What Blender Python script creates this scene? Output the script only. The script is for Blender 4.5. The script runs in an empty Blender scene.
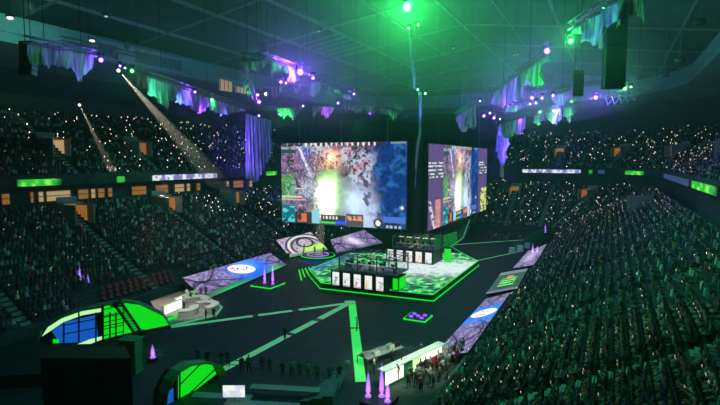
import math, random
import numpy as np
try:
    import bpy
except ImportError:
    bpy = None
# ------------------------------------------------------------------ measured viewpoint
FPX = 495.0; CAMZ = 20.0
PITCH = math.atan(42.5/FPX); YAW = math.atan(252/math.hypot(FPX, 42.5))
FW = np.array([-math.sin(YAW)*math.cos(PITCH), math.cos(YAW)*math.cos(PITCH), -math.sin(PITCH)])
RT = np.array([math.cos(YAW), math.sin(YAW), 0.0]); UP = np.cross(RT, FW)
CAM = np.array([0.0, 0.0, CAMZ])
def ray(x, y): return FW*FPX + RT*(x-360.0) - UP*(y-202.5)
def onz(x, y, z=0.0):
    r = ray(x, y); return CAM + r*((z-CAMZ)/r[2])
def onx(x, y, X):
    r = ray(x, y); return CAM + r*(X/r[0])
def ony(x, y, Y):
    r = ray(x, y); return CAM + r*(Y/r[1])
def onwall(p0, p1, x, y):          # the upright plane through two plan points
    n = np.array([p1[1]-p0[1], -(p1[0]-p0[0]), 0.0]); r = ray(x, y)
    return CAM + r*(n.dot(np.array([p0[0], p0[1], 0])-CAM)/n.dot(r))
def proj(P):
    d = np.asarray(P, float)-CAM; w = d@FW
    return 360+FPX*(d@RT)/w, 202.5-FPX*(d@UP)/w, w
# ------------------------------------------------------------------ the bowl in plan
BXA, BXB, BYA, BYB, BR = -58.0, -12.0, 18.0, 146.0, 6.0
BCX, BCY = (BXA+BXB)/2, (BYA+BYB)/2; BHX, BHY = (BXB-BXA)/2-BR, (BYB-BYA)/2-BR
def dist_out(x, y):
    qx, qy = abs(x-BCX)-BHX, abs(y-BCY)-BHY
    return math.hypot(max(qx, 0), max(qy, 0)) + min(max(qx, qy), 0) - BR
def row_z(d):
    if d < 0: return 0.0
    if d < 22.2: return 1.2+0.53*max(0, d-0.8)
    if d < 23.0: return 12.5
    return 16.9+0.625*max(0, d-23.5)
def onbowl(x, y, upper=False):
    r = ray(x, y); r = r/np.linalg.norm(r); t = 6.0
    while t < 260:
        P = CAM+r*t; d = dist_out(P[0], P[1])
        if upper:
            if d > 23 and P[2] < row_z(d): return P
        else:
            if d < 22.2 and P[2] < row_z(d): return P
        t += 0.1
    return None
# path around the bowl: segments (kind, data); sides in order right, far, left, near
def path(d, nc=10):
    R = BR+d; out = []
    for cx_, cy_, a0 in ((BHX, BHY, 0), (-BHX, BHY, 90), (-BHX, -BHY, 180), (BHX, -BHY, 270)):
        for k in range(nc+1):
            a = math.radians(a0+90*k/nc)
            out.append((BCX+cx_+R*math.cos(a), BCY+cy_+R*math.sin(a), math.cos(a), math.sin(a)))
    return out
# ------------------------------------------------------------------ camera, world, exposure
S = bpy.context.scene; COL = S.collection
cam = bpy.data.objects.new('camera', bpy.data.cameras.new('camera')); COL.objects.link(cam); S.camera = cam
cam.data.sensor_width = 36; cam.data.lens = 36*FPX/720; cam.data.clip_end = 600; cam.data.clip_start = 0.1
cam.location = (0, 0, CAMZ); cam.rotation_euler = (math.pi/2-PITCH, 0, YAW)
cam.data.shift_y = 0.0
S.view_settings.view_transform = 'Standard'; S.view_settings.look = 'None'; S.view_settings.gamma = 1
S.view_settings.exposure = 0.0; S.view_settings.use_curve_mapping = False
W = bpy.data.worlds.new('hall_air'); S.world = W; W.use_nodes = True
wn = W.node_tree.nodes; wb = wn['Background']; wb.inputs[0].default_value = (0.25, 1.0, 0.8, 1); wb.inputs[1].default_value = 0.0
HAZE = 0.0007
wv = wn.new('ShaderNodeVolumeScatter'); wv.inputs['Density'].default_value = HAZE; wv.inputs['Anisotropy'].default_value = 0.25
wv.inputs['Color'].default_value = (0.5, 1, 0.8, 1)  # teal tint in the haze colour stands in for green light in the air
W.node_tree.links.new(wv.outputs[0], wn['World Output'].inputs['Volume'])
S.cycles.use_denoising = True; S.cycles.volume_bounces = 0; S.cycles.max_bounces = 4; S.cycles.diffuse_bounces = 2
S.cycles.use_light_tree = True; S.cycles.sample_clamp_indirect = 3; S.cycles.sample_clamp_direct = 0

def lamp(name, loc, target, color, power, angle=40, blend=0.6, radius=0.3, kind='SPOT', parent=None):
    L = bpy.data.lights.new(name, kind); L.color = color; L.energy = power
    L.shadow_soft_size = radius
    if kind == 'SPOT': L.spot_size = math.radians(angle); L.spot_blend = blend
    o = bpy.data.objects.new(name, L); COL.objects.link(o); o.location = loc
    if target is not None:
        from mathutils import Vector
        dv = Vector(target)-Vector(loc); o.rotation_euler = dv.to_track_quat('-Z', 'Y').to_euler()
    return o
GREEN = (0.03, 1.0, 0.12); TEAL = (0.02, 1.0, 0.36); PURPLE = (0.2, 0.035, 1.0); VIOLET = (0.45, 0.07, 1.0); WARM = (1.0, 0.78, 0.5); BLUE = (0.05, 0.2, 1.0)
# soft fill lights added without fixtures, tinting stands, floor and air green and teal
lamp('fill_wash', (-36, 112, 37), None, (0.01, 1.0, 0.36), 3300, radius=3, kind='POINT')
lamp('fill_wash', (-64, 66, 29), (-80, 66, 6), TEAL, 3000, 130, 1, 2)
lamp('fill_wash', (-14, 74, 29), (0, 74, 2), TEAL, 600, 130, 1, 2)
lamp('fill_wash', (-28, 44, 29), (-30, 46, 0), (0.02, 1, 0.35), 1100, 110, 1, 1)
lamp('fill_wash', (-20, 125, 30), (-10, 165, 12), (0.02, 0.7, 0.8), 6000, 130, 1, 2)
lamp('fill_wash', (-55, 110, 30), (-70, 120, 8), TEAL, 6000, 130, 1, 2)
lamp('fill_wash', (-4, 36, 27), (-2, 40, 3), (0.03, 1.0, 0.4), 330, 120, 1, 1)

# ------------------------------------------------------------------ materials
def mat(name, color=(0.5, 0.5, 0.5), rough=0.6, metal=0.0, noise=0.0, nscale=6.0, emit=None, strength=0.0, sample=True, trans=0.0, alpha=1.0):
    m = bpy.data.materials.new(name); m.use_nodes = True; n = m.node_tree.nodes; l = m.node_tree.links
    b = n['Principled BSDF']; b.inputs['Base Color'].default_value = (*color, 1); b.inputs['Roughness'].default_value = rough
    b.inputs['Metallic'].default_value = metal
    if noise > 0:
        t = n.new('ShaderNodeTexNoise'); t.inputs['Scale'].default_value = nscale; t.inputs['Detail'].default_value = 4
        tc = n.new('ShaderNodeTexCoord'); l.new(tc.outputs['Object'], t.inputs['Vector'])
        r = n.new('ShaderNodeValToRGB'); r.color_ramp.elements[0].position = 0.3; r.color_ramp.elements[1].position = 0.7
        r.color_ramp.elements[0].color = (*[c*(1-noise) for c in color], 1); r.color_ramp.elements[1].color = (*[min(1, c*(1+noise)) for c in color], 1)
        l.new(t.outputs['Fac'], r.inputs['Fac']); l.new(r.outputs['Color'], b.inputs['Base Color'])
    if emit is not None:
        b.inputs['Emission Color'].default_value = (*emit, 1); b.inputs['Emission Strength'].default_value = strength
    if trans: b.inputs['Transmission Weight'].default_value = trans; b.inputs['IOR'].default_value = 1.1
    if alpha < 1: b.inputs['Alpha'].default_value = alpha
    if not sample: m.cycles.emission_sampling = 'NONE'
    return m
def attr_mat(name, strength=0.0, rough=0.7, emissive=False, sample=True):
    m = bpy.data.materials.new(name); m.use_nodes = True; n = m.node_tree.nodes; l = m.node_tree.links
    b = n['Principled BSDF']; b.inputs['Roughness'].default_value = rough
    a = n.new('ShaderNodeAttribute'); a.attribute_name = 'col'
    if emissive:
        b.inputs['Base Color'].default_value = (0.01, 0.01, 0.01, 1); l.new(a.outputs['Color'], b.inputs['Emission Color']); b.inputs['Emission Strength'].default_value = strength
    else: l.new(a.outputs['Color'], b.inputs['Base Color'])
    if not sample: m.cycles.emission_sampling = 'NONE'
    return m
M = dict(
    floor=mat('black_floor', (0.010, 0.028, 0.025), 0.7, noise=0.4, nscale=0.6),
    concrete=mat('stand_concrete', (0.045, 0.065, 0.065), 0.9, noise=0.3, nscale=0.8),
    step=mat('aisle_step', (0.34, 0.38, 0.38), 0.8, noise=0.2, nscale=3),
    dark=mat('dark_wall', (0.03, 0.035, 0.04), 0.9, noise=0.3, nscale=0.5),
    pale=mat('pale_fascia', (0.26, 0.46, 0.43), 0.8, noise=0.15, nscale=0.7),
    roof=mat('roof_deck', (0.045, 0.12, 0.10), 0.9, noise=0.3, nscale=0.25),
    steel=mat('painted_steel', (0.42, 0.45, 0.46), 0.5, 0.3, noise=0.15, nscale=4),
    truss=mat('truss_metal', (0.22, 0.23, 0.25), 0.4, 0.7, noise=0.1, nscale=5),
    black=mat('black_paint', (0.012, 0.012, 0.014), 0.5, noise=0.3, nscale=8),
    black_cloth=mat('black_drape', (0.012, 0.013, 0.014), 0.95, noise=0.3, nscale=5),
    red=mat('red_seat', (0.55, 0.05, 0.06), 0.6, noise=0.15, nscale=10),
    seat=mat('green_seat', (0.015, 0.035, 0.03), 0.6, noise=0.15, nscale=10),
    white=mat('white_panel', (0.75, 0.76, 0.74), 0.5, noise=0.08, nscale=3),
    grey=mat('grey_case', (0.30, 0.31, 0.31), 0.6, noise=0.2, nscale=5),
    wood=mat('desk_wood', (0.22, 0.14, 0.08), 0.5, noise=0.3, nscale=8),
    carpet=mat('grey_purple_carpet', (0.16, 0.14, 0.2), 0.95, noise=0.2, nscale=8),
    glass=mat('booth_glass', (0.02, 0.05, 0.05), 0.05, alpha=0.10),
    screen=attr_mat('led_picture', 1.15, emissive=True),
    banner=attr_mat('led_banner_picture', 1.1, emissive=True),
    led_floor=attr_mat('led_floor_picture', 1.35, emissive=True),
    printed=attr_mat('printed_panel', rough=0.9),
    backlit=attr_mat('backlit_print', 1.0, emissive=True),
    green_glow=mat('green_tube', (0, 0.1, 0), emit=(0.015, 0.9, 0.06), strength=0.9),
    green_wall=mat('green_backlit_wall', (0.02, 0.2, 0.02), emit=(0.005, 0.72, 0.012), strength=1.0),
    blue_wall=mat('blue_backlit_wall', (0.02, 0.06, 0.2), emit=(0.01, 0.12, 0.62), strength=0.8),
    lime=mat('pale_lime_tube', (0.5, 0.6, 0.4), emit=(0.5, 1.0, 0.45), strength=1.0),
    strip=mat('floor_light_strip', (0.1, 0.3, 0.15), emit=(0.13, 0.62, 0.28), strength=0.5),
    strip2=mat('floor_light_strip_bright', (0.1, 0.3, 0.15), emit=(0.02, 0.72, 0.06), strength=0.9),
    white_glow=mat('white_lightbox', (0.8, 0.8, 0.8), emit=(0.85, 1.0, 0.75), strength=1.3),
    warm_glow=mat('warm_interior_light', (0.6, 0.4, 0.2), emit=(1.0, 0.66, 0.32), strength=0.4),
    orange_glow=mat('orange_interior_light', (0.5, 0.25, 0.1), emit=(0.85, 0.33, 0.08), strength=0.28),
    lens_green=mat('green_lens', (0, 0.1, 0), emit=(0.03, 1.0, 0.08), strength=2.2, sample=False),
    lens_purple=mat('purple_lens', (0.05, 0, 0.1), emit=(0.22, 0.05, 1.0), strength=2.2, sample=False),
    lens_white=mat('white_lens', (0.1, 0.1, 0.1), emit=(1.0, 0.95, 0.85), strength=1.3, sample=False),
    core=mat('lamp_core', (0.3, 0.3, 0.3), emit=(1.0, 0.9, 1.0), strength=9, sample=False),
    plume=mat('purple_plume', (0.1, 0.02, 0.2), emit=(0.42, 0.16, 1.0), strength=1.3),
    phone=mat('phone_glow', (0.2, 0.2, 0.2), emit=(1.0, 0.85, 0.62), strength=2.2, sample=False),
    phone_body=mat('phone_shell', (0.02, 0.02, 0.02), 0.3),
    skin=mat('skin', (0.55, 0.33, 0.24), 0.6, noise=0.1, nscale=10),
    hair=mat('hair', (0.03, 0.02, 0.015), 0.8, noise=0.3, nscale=20),
    eye=mat('eye', (0.02, 0.02, 0.02), 0.2), lip=mat('lip', (0.4, 0.12, 0.1), 0.5),
    jeans=mat('dark_trousers', (0.03, 0.035, 0.05), 0.9, noise=0.2, nscale=20),
    shoe=mat('shoe', (0.05, 0.05, 0.05), 0.6),
    shirt_white=mat('white_shirt', (0.7, 0.7, 0.7), 0.8, noise=0.05, nscale=20),
    shirt_dark=mat('dark_shirt', (0.04, 0.045, 0.06), 0.8, noise=0.2, nscale=20),
)
# spectators' shirts: one cloth colour per person
m = mat('mixed_shirts', (0.1, 0.1, 0.1), 0.9); n = m.node_tree.nodes; l = m.node_tree.links
oi = n.new('ShaderNodeObjectInfo'); r = n.new('ShaderNodeValToRGB'); r.color_ramp.interpolation = 'CONSTANT'
cols = [(0, (0.03, 0.035, 0.04)), (0.3, (0.12, 0.13, 0.14)), (0.45, (0.02, 0.03, 0.08)), (0.55, (0.25, 0.3, 0.3)), (0.68, (0.3, 0.03, 0.03)), (0.74, (0.5, 0.52, 0.5)), (0.86, (0.05, 0.16, 0.12)), (0.94, (0.2, 0.1, 0.3))]
r.color_ramp.elements[0].color = (*cols[0][1], 1); r.color_ramp.elements[1].position = cols[1][0]; r.color_ramp.elements[1].color = (*cols[1][1], 1)
for p_, c_ in cols[2:]:
    e_ = r.color_ramp.elements.new(p_); e_.color = (*c_, 1)
l.new(oi.outputs['Random'], r.inputs['Fac']); l.new(r.outputs['Color'], n['Principled BSDF'].inputs['Base Color']); M['shirt_mix'] = m
m = bpy.data.materials.new('violet_light_mist'); m.use_nodes = True; n = m.node_tree.nodes; n.clear(); o_ = n.new('ShaderNodeOutputMaterial'); v_ = n.new('ShaderNodeEmission'); v_.inputs['Color'].default_value = (0.40, 0.14, 1.0, 1); v_.inputs['Strength'].default_value = 5.5; m.node_tree.links.new(v_.outputs[0], o_.inputs['Volume']); M['mist'] = m  # mist glows by itself in place of violet lamp light scattered in it
# drape cloth: paler and darker upright streaks in the colour, lets some light through
m = mat('torn_cloth', (0.7, 0.7, 0.72), 0.95); n = m.node_tree.nodes; l = m.node_tree.links
tr = n.new('ShaderNodeBsdfTranslucent'); mx = n.new('ShaderNodeMixShader'); mx.inputs[0].default_value = 0.45
wv_ = n.new('ShaderNodeTexNoise'); wv_.inputs['Scale'].default_value = 1.0; wv_.inputs['Detail'].default_value = 6
tc = n.new('ShaderNodeTexCoord'); mp = n.new('ShaderNodeMapping'); mp.inputs['Scale'].default_value = (3, 3, 0.25)
l.new(tc.outputs['Object'], mp.inputs['Vector']); l.new(mp.outputs[0], wv_.inputs['Vector'])
r = n.new('ShaderNodeValToRGB'); r.color_ramp.elements[0].position = 0.38; r.color_ramp.elements[1].position = 0.62
r.color_ramp.elements[0].color = (0.25, 0.25, 0.27, 1); r.color_ramp.elements[1].color = (0.9, 0.9, 0.92, 1)
l.new(wv_.outputs['Fac'], r.inputs['Fac']); l.new(r.outputs['Color'], n['Principled BSDF'].inputs['Base Color']); l.new(r.outputs['Color'], tr.inputs['Color'])
l.new(n['Principled BSDF'].outputs[0], mx.inputs[1]); l.new(tr.outputs[0], mx.inputs[2]); l.new(mx.outputs[0], n['Material Output'].inputs[0]); M['drape'] = m

# ------------------------------------------------------------------ mesh building
def V3(p): return np.asarray(p, float)
class MB:
    def __init__(s): s.v = []; s.f = []; s.m = []
    def add(s, vs, fs, mi=0):
        o = len(s.v); s.v += [tuple(map(float, p)) for p in vs]; s.f += [tuple(i+o for i in f) for f in fs]; s.m += [mi]*len(fs); return s
    def box(s, c, d, rz=0.0, mi=0, bev=0.0, taper=1.0):
        x, y, z = d[0]/2, d[1]/2, d[2]/2; ca, sa = math.cos(rz), math.sin(rz)
        b = min(bev, x*0.9, y*0.9)
        ring = [(x-b, -y), (x, -y+b), (x, y-b), (x-b, y), (-x+b, y), (-x, y-b), (-x, -y+b), (-x+b, -y)] if b > 0 else [(x, -y), (x, y), (-x, y), (-x, -y)]
        n = len(ring); vs = []
        for zz, t in ((-z, 1.0), (z, taper)):
            for (a, q) in ring: vs.append((c[0]+t*(a*ca-q*sa), c[1]+t*(a*sa+q*ca), c[2]+zz))
        fs = [tuple(reversed(range(n))), tuple(range(n, 2*n))]+[(i, (i+1) % n, n+(i+1) % n, n+i) for i in range(n)]
        return s.add(vs, fs, mi)
    def tube(s, p0, p1, r, n=6, mi=0, r1=None):
        p0, p1 = V3(p0), V3(p1); a = p1-p0; L = np.linalg.norm(a)
        if L < 1e-6: return s
        a = a/L; u = np.cross(a, (0, 0, 1) if abs(a[2]) < 0.9 else (1, 0, 0)); u /= np.linalg.norm(u); w = np.cross(a, u); r1 = r if r1 is None else r1
        vs = [p+rr*(u*math.cos(2*math.pi*i/n)+w*math.sin(2*math.pi*i/n)) for p, rr in ((p0, r), (p1, r1)) for i in range(n)]
        return s.add(vs, [tuple(reversed(range(n))), tuple(range(n, 2*n))]+[(i, (i+1) % n, n+(i+1) % n, n+i) for i in range(n)], mi)
    def chain(s, pts, r, n=6, mi=0):
        for a, b in zip(pts[:-1], pts[1:]): s.tube(a, b, r, n, mi)
        return s
    def prism(s, pts, off, mi=0):
        n = len(pts); off = V3(off); vs = [V3(p) for p in pts]+[V3(p)+off for p in pts]
        return s.add(vs, [tuple(reversed(range(n))), tuple(range(n, 2*n))]+[(i, (i+1) % n, n+(i+1) % n, n+i) for i in range(n)], mi)
    def lathe(s, c, prof, n=16, mi=0):
        vs = []; fs = []
        for r_, z_ in prof: vs += [(c[0]+r_*math.cos(2*math.pi*i/n), c[1]+r_*math.sin(2*math.pi*i/n), c[2]+z_) for i in range(n)]
        for k in range(len(prof)-1): fs += [(k*n+i, k*n+(i+1) % n, (k+1)*n+(i+1) % n, (k+1)*n+i) for i in range(n)]
        fs += [tuple(reversed(range(n))), tuple(range((len(prof)-1)*n, len(prof)*n))]
        return s.add(vs, fs, mi)
    def ball(s, c, r, n=8, mi=0, sz=1.0):
        return s.lathe(c, [(max(0.001, r*math.sin(math.pi*k/5)), -r*sz*math.cos(math.pi*k/5)) for k in range(6)], n, mi)
def tag(o, label=None, cat=None, group=None, kind=None):
    if label: o['label'] = label
    if cat: o['category'] = cat
    if group: o['group'] = group
    if kind: o['kind'] = kind
    return o
def thing(name, loc, label, cat, group=None, rz=0.0, kind=None):
    o = bpy.data.objects.new(name, None); COL.objects.link(o); o.location = tuple(map(float, loc)); o.rotation_euler = (0, 0, rz); o.empty_display_size = 0.3
    return tag(o, label, cat, group, kind)
def build(name, mb, mats, parent=None, local=False, smooth=False, **kw):
    me = bpy.data.meshes.new(name); vs = mb.v
    off = np.zeros(3)
    if not local:
        p = parent
        while p is not None: off = off+np.array(p.location); p = p.parent
        if parent is None and vs:
            a = np.array(vs); off = np.array([a[:, 0].mean(), a[:, 1].mean(), a[:, 2].min()])
        vs = [tuple(V3(v)-off) for v in vs]
    me.from_pydata(vs, [], mb.f)
    if not isinstance(mats, (list, tuple)): mats = [mats]
    for m_ in mats: me.materials.append(m_ if not isinstance(m_, str) else M[m_])
    if any(mb.m): me.polygons.foreach_set('material_index', mb.m)
    if smooth: me.polygons.foreach_set('use_smooth', [True]*len(mb.f))
    me.update(); o = bpy.data.objects.new(name, me); COL.objects.link(o); o.parent = parent
    if parent is None and not local: o.location = tuple(off)
    return tag(o, kw.get('label'), kw.get('cat'), kw.get('group'), kw.get('kind'))
def struct(name, mb, mats, **kw): return build(name, mb, mats, kind='structure', **kw)
def picture(name, quad, nu, nv, paint, material, parent=None, **kw):
    """a lit or printed face over four corners (top left, top right, bottom right, bottom left)"""
    q = [V3(p) for p in quad]; u = np.linspace(0, 1, nu+1); v = np.linspace(0, 1, nv+1); U, Vv = np.meshgrid(u, v)
    P = (q[0][None, None]*((1-U)*(1-Vv))[..., None]+q[1][None, None]*(U*(1-Vv))[..., None]+q[2][None, None]*(U*Vv)[..., None]+q[3][None, None]*((1-U)*Vv)[..., None])
    mb = MB(); mb.v = [tuple(p) for p in P.reshape(-1, 3)]
    for j in range(nv):
        for i in range(nu):
            a = j*(nu+1)+i; mb.f.append((a, a+nu+1, a+nu+2, a+1)); mb.m.append(0)
    c = np.clip(paint(U, Vv), 0, 4); o = build(name, mb, material, parent, **kw)
    at = o.data.color_attributes.new('col', 'FLOAT_COLOR', 'POINT')
    at.data.foreach_set('color', np.concatenate([c, np.ones(c.shape[:2]+(1,))], 2).astype(np.float32).ravel()); return o
def copy_tree(o, parent=None):
    c = o.copy(); COL.objects.link(c)
    if parent is not None: c.parent = parent
    for ch in list(o.children): copy_tree(ch, c)
    return c
# value noise on arrays
_R = np.random.RandomState(7).rand(256, 256)
def vn(x, y, s=0):
    x = np.asarray(x, float)+s*17.3; y = np.asarray(y, float)+s*9.1; xi = np.floor(x).astype(int); yi = np.floor(y).astype(int); fx = x-xi; fy = y-yi
    fx = fx*fx*(3-2*fx); fy = fy*fy*(3-2*fy); g = lambda a, b: _R[a % 256, b % 256]
    return (g(xi, yi)*(1-fx)+g(xi+1, yi)*fx)*(1-fy)+(g(xi, yi+1)*(1-fx)+g(xi+1, yi+1)*fx)*fy
def fbm(x, y, s=0, o=4):
    r_ = 0; a = 0.5
    for k in range(o): r_ = r_+a*vn(x*2**k, y*2**k, s+k); a *= 0.5
    return r_/(1-0.5**o)
def sm(x, a, b):
    t = np.clip((x-a)/(b-a), 0, 1); return t*t*(3-2*t)
def mixc(c, col, w): return c*(1-w[..., None])+np.asarray(col, float)*w[..., None]
random.seed(5); RS = np.random.RandomState(11)

def haze_body(name, mb, density, label, aniso=0.2, parent=None):
    m_ = bpy.data.materials.new(name+'_air'); m_.use_nodes = True; n_ = m_.node_tree.nodes; n_.clear(); o_ = n_.new('ShaderNodeOutputMaterial'); v_ = n_.new('ShaderNodeVolumeScatter')
    v_.inputs['Density'].default_value = density; v_.inputs['Anisotropy'].default_value = aniso; m_.node_tree.links.new(v_.outputs[0], o_.inputs['Volume'])
    o = build(name, mb, m_, parent, label=label, cat='haze' if parent is None else None); o['kind'] = 'stuff'; return o
def ellipsoid(c, r, n=20, m_=12):
    mb = MB(); mb.lathe((0, 0, 0), [(max(0.001, math.sin(math.pi*k/m_)), -math.cos(math.pi*k/m_)) for k in range(m_+1)], n)
    mb.v = [(c[0]+v[0]*r[0], c[1]+v[1]*r[1], c[2]+v[2]*r[2]) for v in mb.v]; return mb

def soft_cloud(name, c, r, density, label):  # nested denser haze, added so that lamp glow shows
    o = haze_body(name, ellipsoid(c, r), density/3, label)
    for k, f in enumerate((0.8, 0.6, 0.4)): haze_body('dense_haze', ellipsoid(c, [q*f for q in r]), density/3, None, parent=o)
    return o
# ------------------------------------------------------------------ the hall
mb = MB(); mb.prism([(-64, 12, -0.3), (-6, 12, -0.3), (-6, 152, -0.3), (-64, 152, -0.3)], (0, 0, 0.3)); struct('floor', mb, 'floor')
# lower and upper stands: terraces swept round the bowl
low = [(0, 0), (0.0, 1.1), (0.25, 1.1), (0.25, 0.95)]
k = 0
while 0.8+0.85*k < 22:
    d = 0.8+0.85*k; z = 1.2+0.53*0.85*k; low += [(d, z), (d+0.85, z)]; k += 1
LOWROWS = [(0.8+0.85*i, 1.2+0.53*0.85*i) for i in range(k)]
low += [(23.2, low[-1][1]), (24.6, low[-1][1]), (24.6, 15.8)]
upp = [(24.6, 15.8), (22.8, 15.8), (22.8, 17.7), (23.0, 17.7), (23.0, 16.9)]
k = 0
while 23.5+0.85*k < 42.5:
    d = 23.5+0.85*k; z = 16.9+0.625*0.85*k; upp += [(d, z), (d+0.85, z)]; k += 1
UPROWS = [(23.5+0.85*i, 16.9+0.625*0.85*i) for i in range(k)]
upp += [(43.8, upp[-1][1]), (43.8, 32.5), (50.6, 32.5)]
def sweep(prof, idx0, idx1, nc=10, closed_back=None):
    mb = MB(); cols = [path(d, nc) for d, z in prof]; n = 4*(nc+1); ids = [i % n for i in range(idx0, idx1+1)]
    for j, (d, z) in enumerate(prof):
        for i in ids: x, y, _, _ = cols[j][i]; mb.v.append((x, y, z))
    w = len(ids)
    for j in range(len(prof)-1):
        for i in range(w-1): mb.f.append((j*w+i, j*w+i+1, (j+1)*w+i+1, (j+1)*w+i)); mb.m.append(0)
    return mb
NC = 10; n4 = 4*(NC+1)
# corner blocks: 0-10 far right, 11-21 far left, 22-32 near left, 33-43 near right; sides lie between
parts = {'right': (43, 44+0), 'far_right': (0, 10), 'far': (10, 11), 'far_left': (11, 21), 'left': (21, 22), 'near_left': (22, 32), 'near': (32, 33), 'near_right': (33, 43)}
for nm, (a, b) in parts.items():
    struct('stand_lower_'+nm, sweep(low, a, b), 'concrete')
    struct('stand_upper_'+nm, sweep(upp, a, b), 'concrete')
    struct('wall_'+nm, sweep([(50.6, 16), (50.6, 48)], a, b), 'dark')
    if nm not in ('near', 'near_right'):
        struct('ceiling_suite_ring_'+nm, sweep([(50.5, 38.6), (28.0, 38.6), (28.0, 39.4), (28.3, 39.4), (28.3, 40.2), (28.0, 40.2), (28.0, 42.2), (28.4, 42.2), (28.4, 43.0), (50.5, 43.0)], a, b), 'pale')
cp = [(-36.0, BYB+27)]+[path(27)[i][:2] for i in range(11, 19)]; mb = MB()
for p_, q_ in zip(cp[:-1], cp[1:]): mb.prism([(*p_, 17.5), (*q_, 17.5), (*q_, 34), (*p_, 34)], (0, 0.15, 0))
struct('wall_curtain', mb, 'black_cloth')
def roofz(x): return 54.5-0.14*abs(x+35)
mb = MB()
for x0, x1 in ((-112, -35), (-35, 42)):
    mb.prism([(x0, -36, roofz(x0)), (x1, -36, roofz(x1)), (x1, 202, roofz(x1)), (x0, 202, roofz(x0))], (0, 0, 0.4))
struct('ceiling', mb, 'roof')
for i, x in enumerate((-97, -86, -72, -60, -47, -35, -23, -12, 0, 12, 26)):
    mb = MB(); z = roofz(x)
    w = 0.7 if x in (-60, -72, -35, -12, 0) else 0.35
    mb.box((x, 83, z-0.5), (w, 236, 0.22)); mb.box((x, 83, z-0.15), (0.12, 236, 0.7)); struct('ceiling_beam_%d' % (i+1), mb, 'steel')
for i, y in enumerate((30, 54, 78, 102, 126, 150, 174)):
    mb = MB()
    for x0, x1 in ((-110, -35), (-35, 40)):
        mb.prism([(x0, y-0.3, roofz(x0)-0.62), (x1, y-0.3, roofz(x1)-0.62), (x1, y-0.3, roofz(x1)-0.3), (x0, y-0.3, roofz(x0)-0.3)], (0, 0.6, 0))
    struct('ceiling_beam_%d' % (i+20), mb, 'steel')
for i in range(6):
    mb = MB(); y = 106+3.4*i
    mb.prism([(-72, y, roofz(-72)-0.9), (-60, y, roofz(-60)-0.9), (-60, y, roofz(-60)-0.6), (-72, y, roofz(-72)-0.6)], (0, 0.9, 0)); struct('ceiling_beam_%d' % (i+40), mb, 'pale')
# aisles and entrances
ASIDE_LO = [32, 50, 68.3, 87, 105.5, 124]; ASIDE_UP = [36.5, 54.6, 72.3, 91, 109.5, 128]
AFAR_LO = [-48, -36.5, -27]; AFAR_UP = [-50, -37, -22]
ACOR = [26, 57, 86]
def side_pt(side, t, d):
    """a place on the bowl: side name, coordinate along it (or angle), distance out -> x, y, outward normal"""
    if side == 'right': return BXB+d, t, 1, 0
    if side == 'left': return BXA-d, t, -1, 0
    if side == 'far': return t, BYB+d, 0, 1
    if side == 'near': return t, BYA-d, 0, -1
    sx, sy = {'fr': (1, 1), 'fl': (-1, 1), 'nl': (-1, -1), 'nr': (1, -1)}[side]; a = math.radians(t); c, s_ = math.cos(a), math.sin(a)
    return BCX+sx*BHX+sx*(BR+d)*c, BCY+sy*BHY+sy*(BR+d)*s_, sx*c, sy*s_
AISLES = {}
for lv, A, F_ in (('lo', ASIDE_LO, AFAR_LO), ('up', ASIDE_UP, AFAR_UP)):
    for s_ in ('left', 'right'): AISLES[lv, s_] = A
    AISLES[lv, 'far'] = F_; AISLES[lv, 'near'] = [-48, -35, -22]
    for s_ in ('fr', 'fl', 'nl', 'nr'): AISLES[lv, s_] = ACOR
# entrances: level, side, coordinate, distance out
VOM = [('up', 'left', 54.6, 31), ('up', 'left', 72.3, 31), ('up', 'left', 109.5, 31), ('lo', 'left', 50, 18.6), ('lo', 'left', 68.3, 18.6), ('lo', 'left', 87, 18.6),
       ('up', 'fr', 86, 31), ('up', 'fr', 57, 31), ('up', 'fr', 26, 31), ('up', 'right', 109.5, 31), ('lo', 'fr', 57, 16), ('lo', 'right', 119, 17.5), ('lo', 'far', -27, 16), ('up', 'right', 91, 31)]
AISLES['lo', 'right'] = [32, 50, 68.3, 87, 105.5, 119, 132]
for (lv, sd), L in AISLES.items():
    rows = LOWROWS if lv == 'lo' else UPROWS
    if lv == 'up' and sd in ('near', 'nr', 'far', 'fl'): continue
    for t in L:
        mb = MB()
        for d, z in rows:
            for h, dd in ((0.22, 0.0), (0.0, -0.28)):
                x, y, nx, ny = side_pt(sd, t, d+0.14+(0.28 if h == 0 else 0.56) - 0.14)
                hh = 0.07 if h == 0 else 0.26
                mb.box((x, y, z+hh/2), (0.27, 1.15, hh), math.atan2(ny, nx))
        struct('stairs_%s_%s' % ({'lo': 'lower', 'up': 'upper'}[lv], {'fr': 'far_right', 'fl': 'far_left', 'nl': 'near_left', 'nr': 'near_right'}.get(sd, sd)), mb, 'step')
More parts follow.
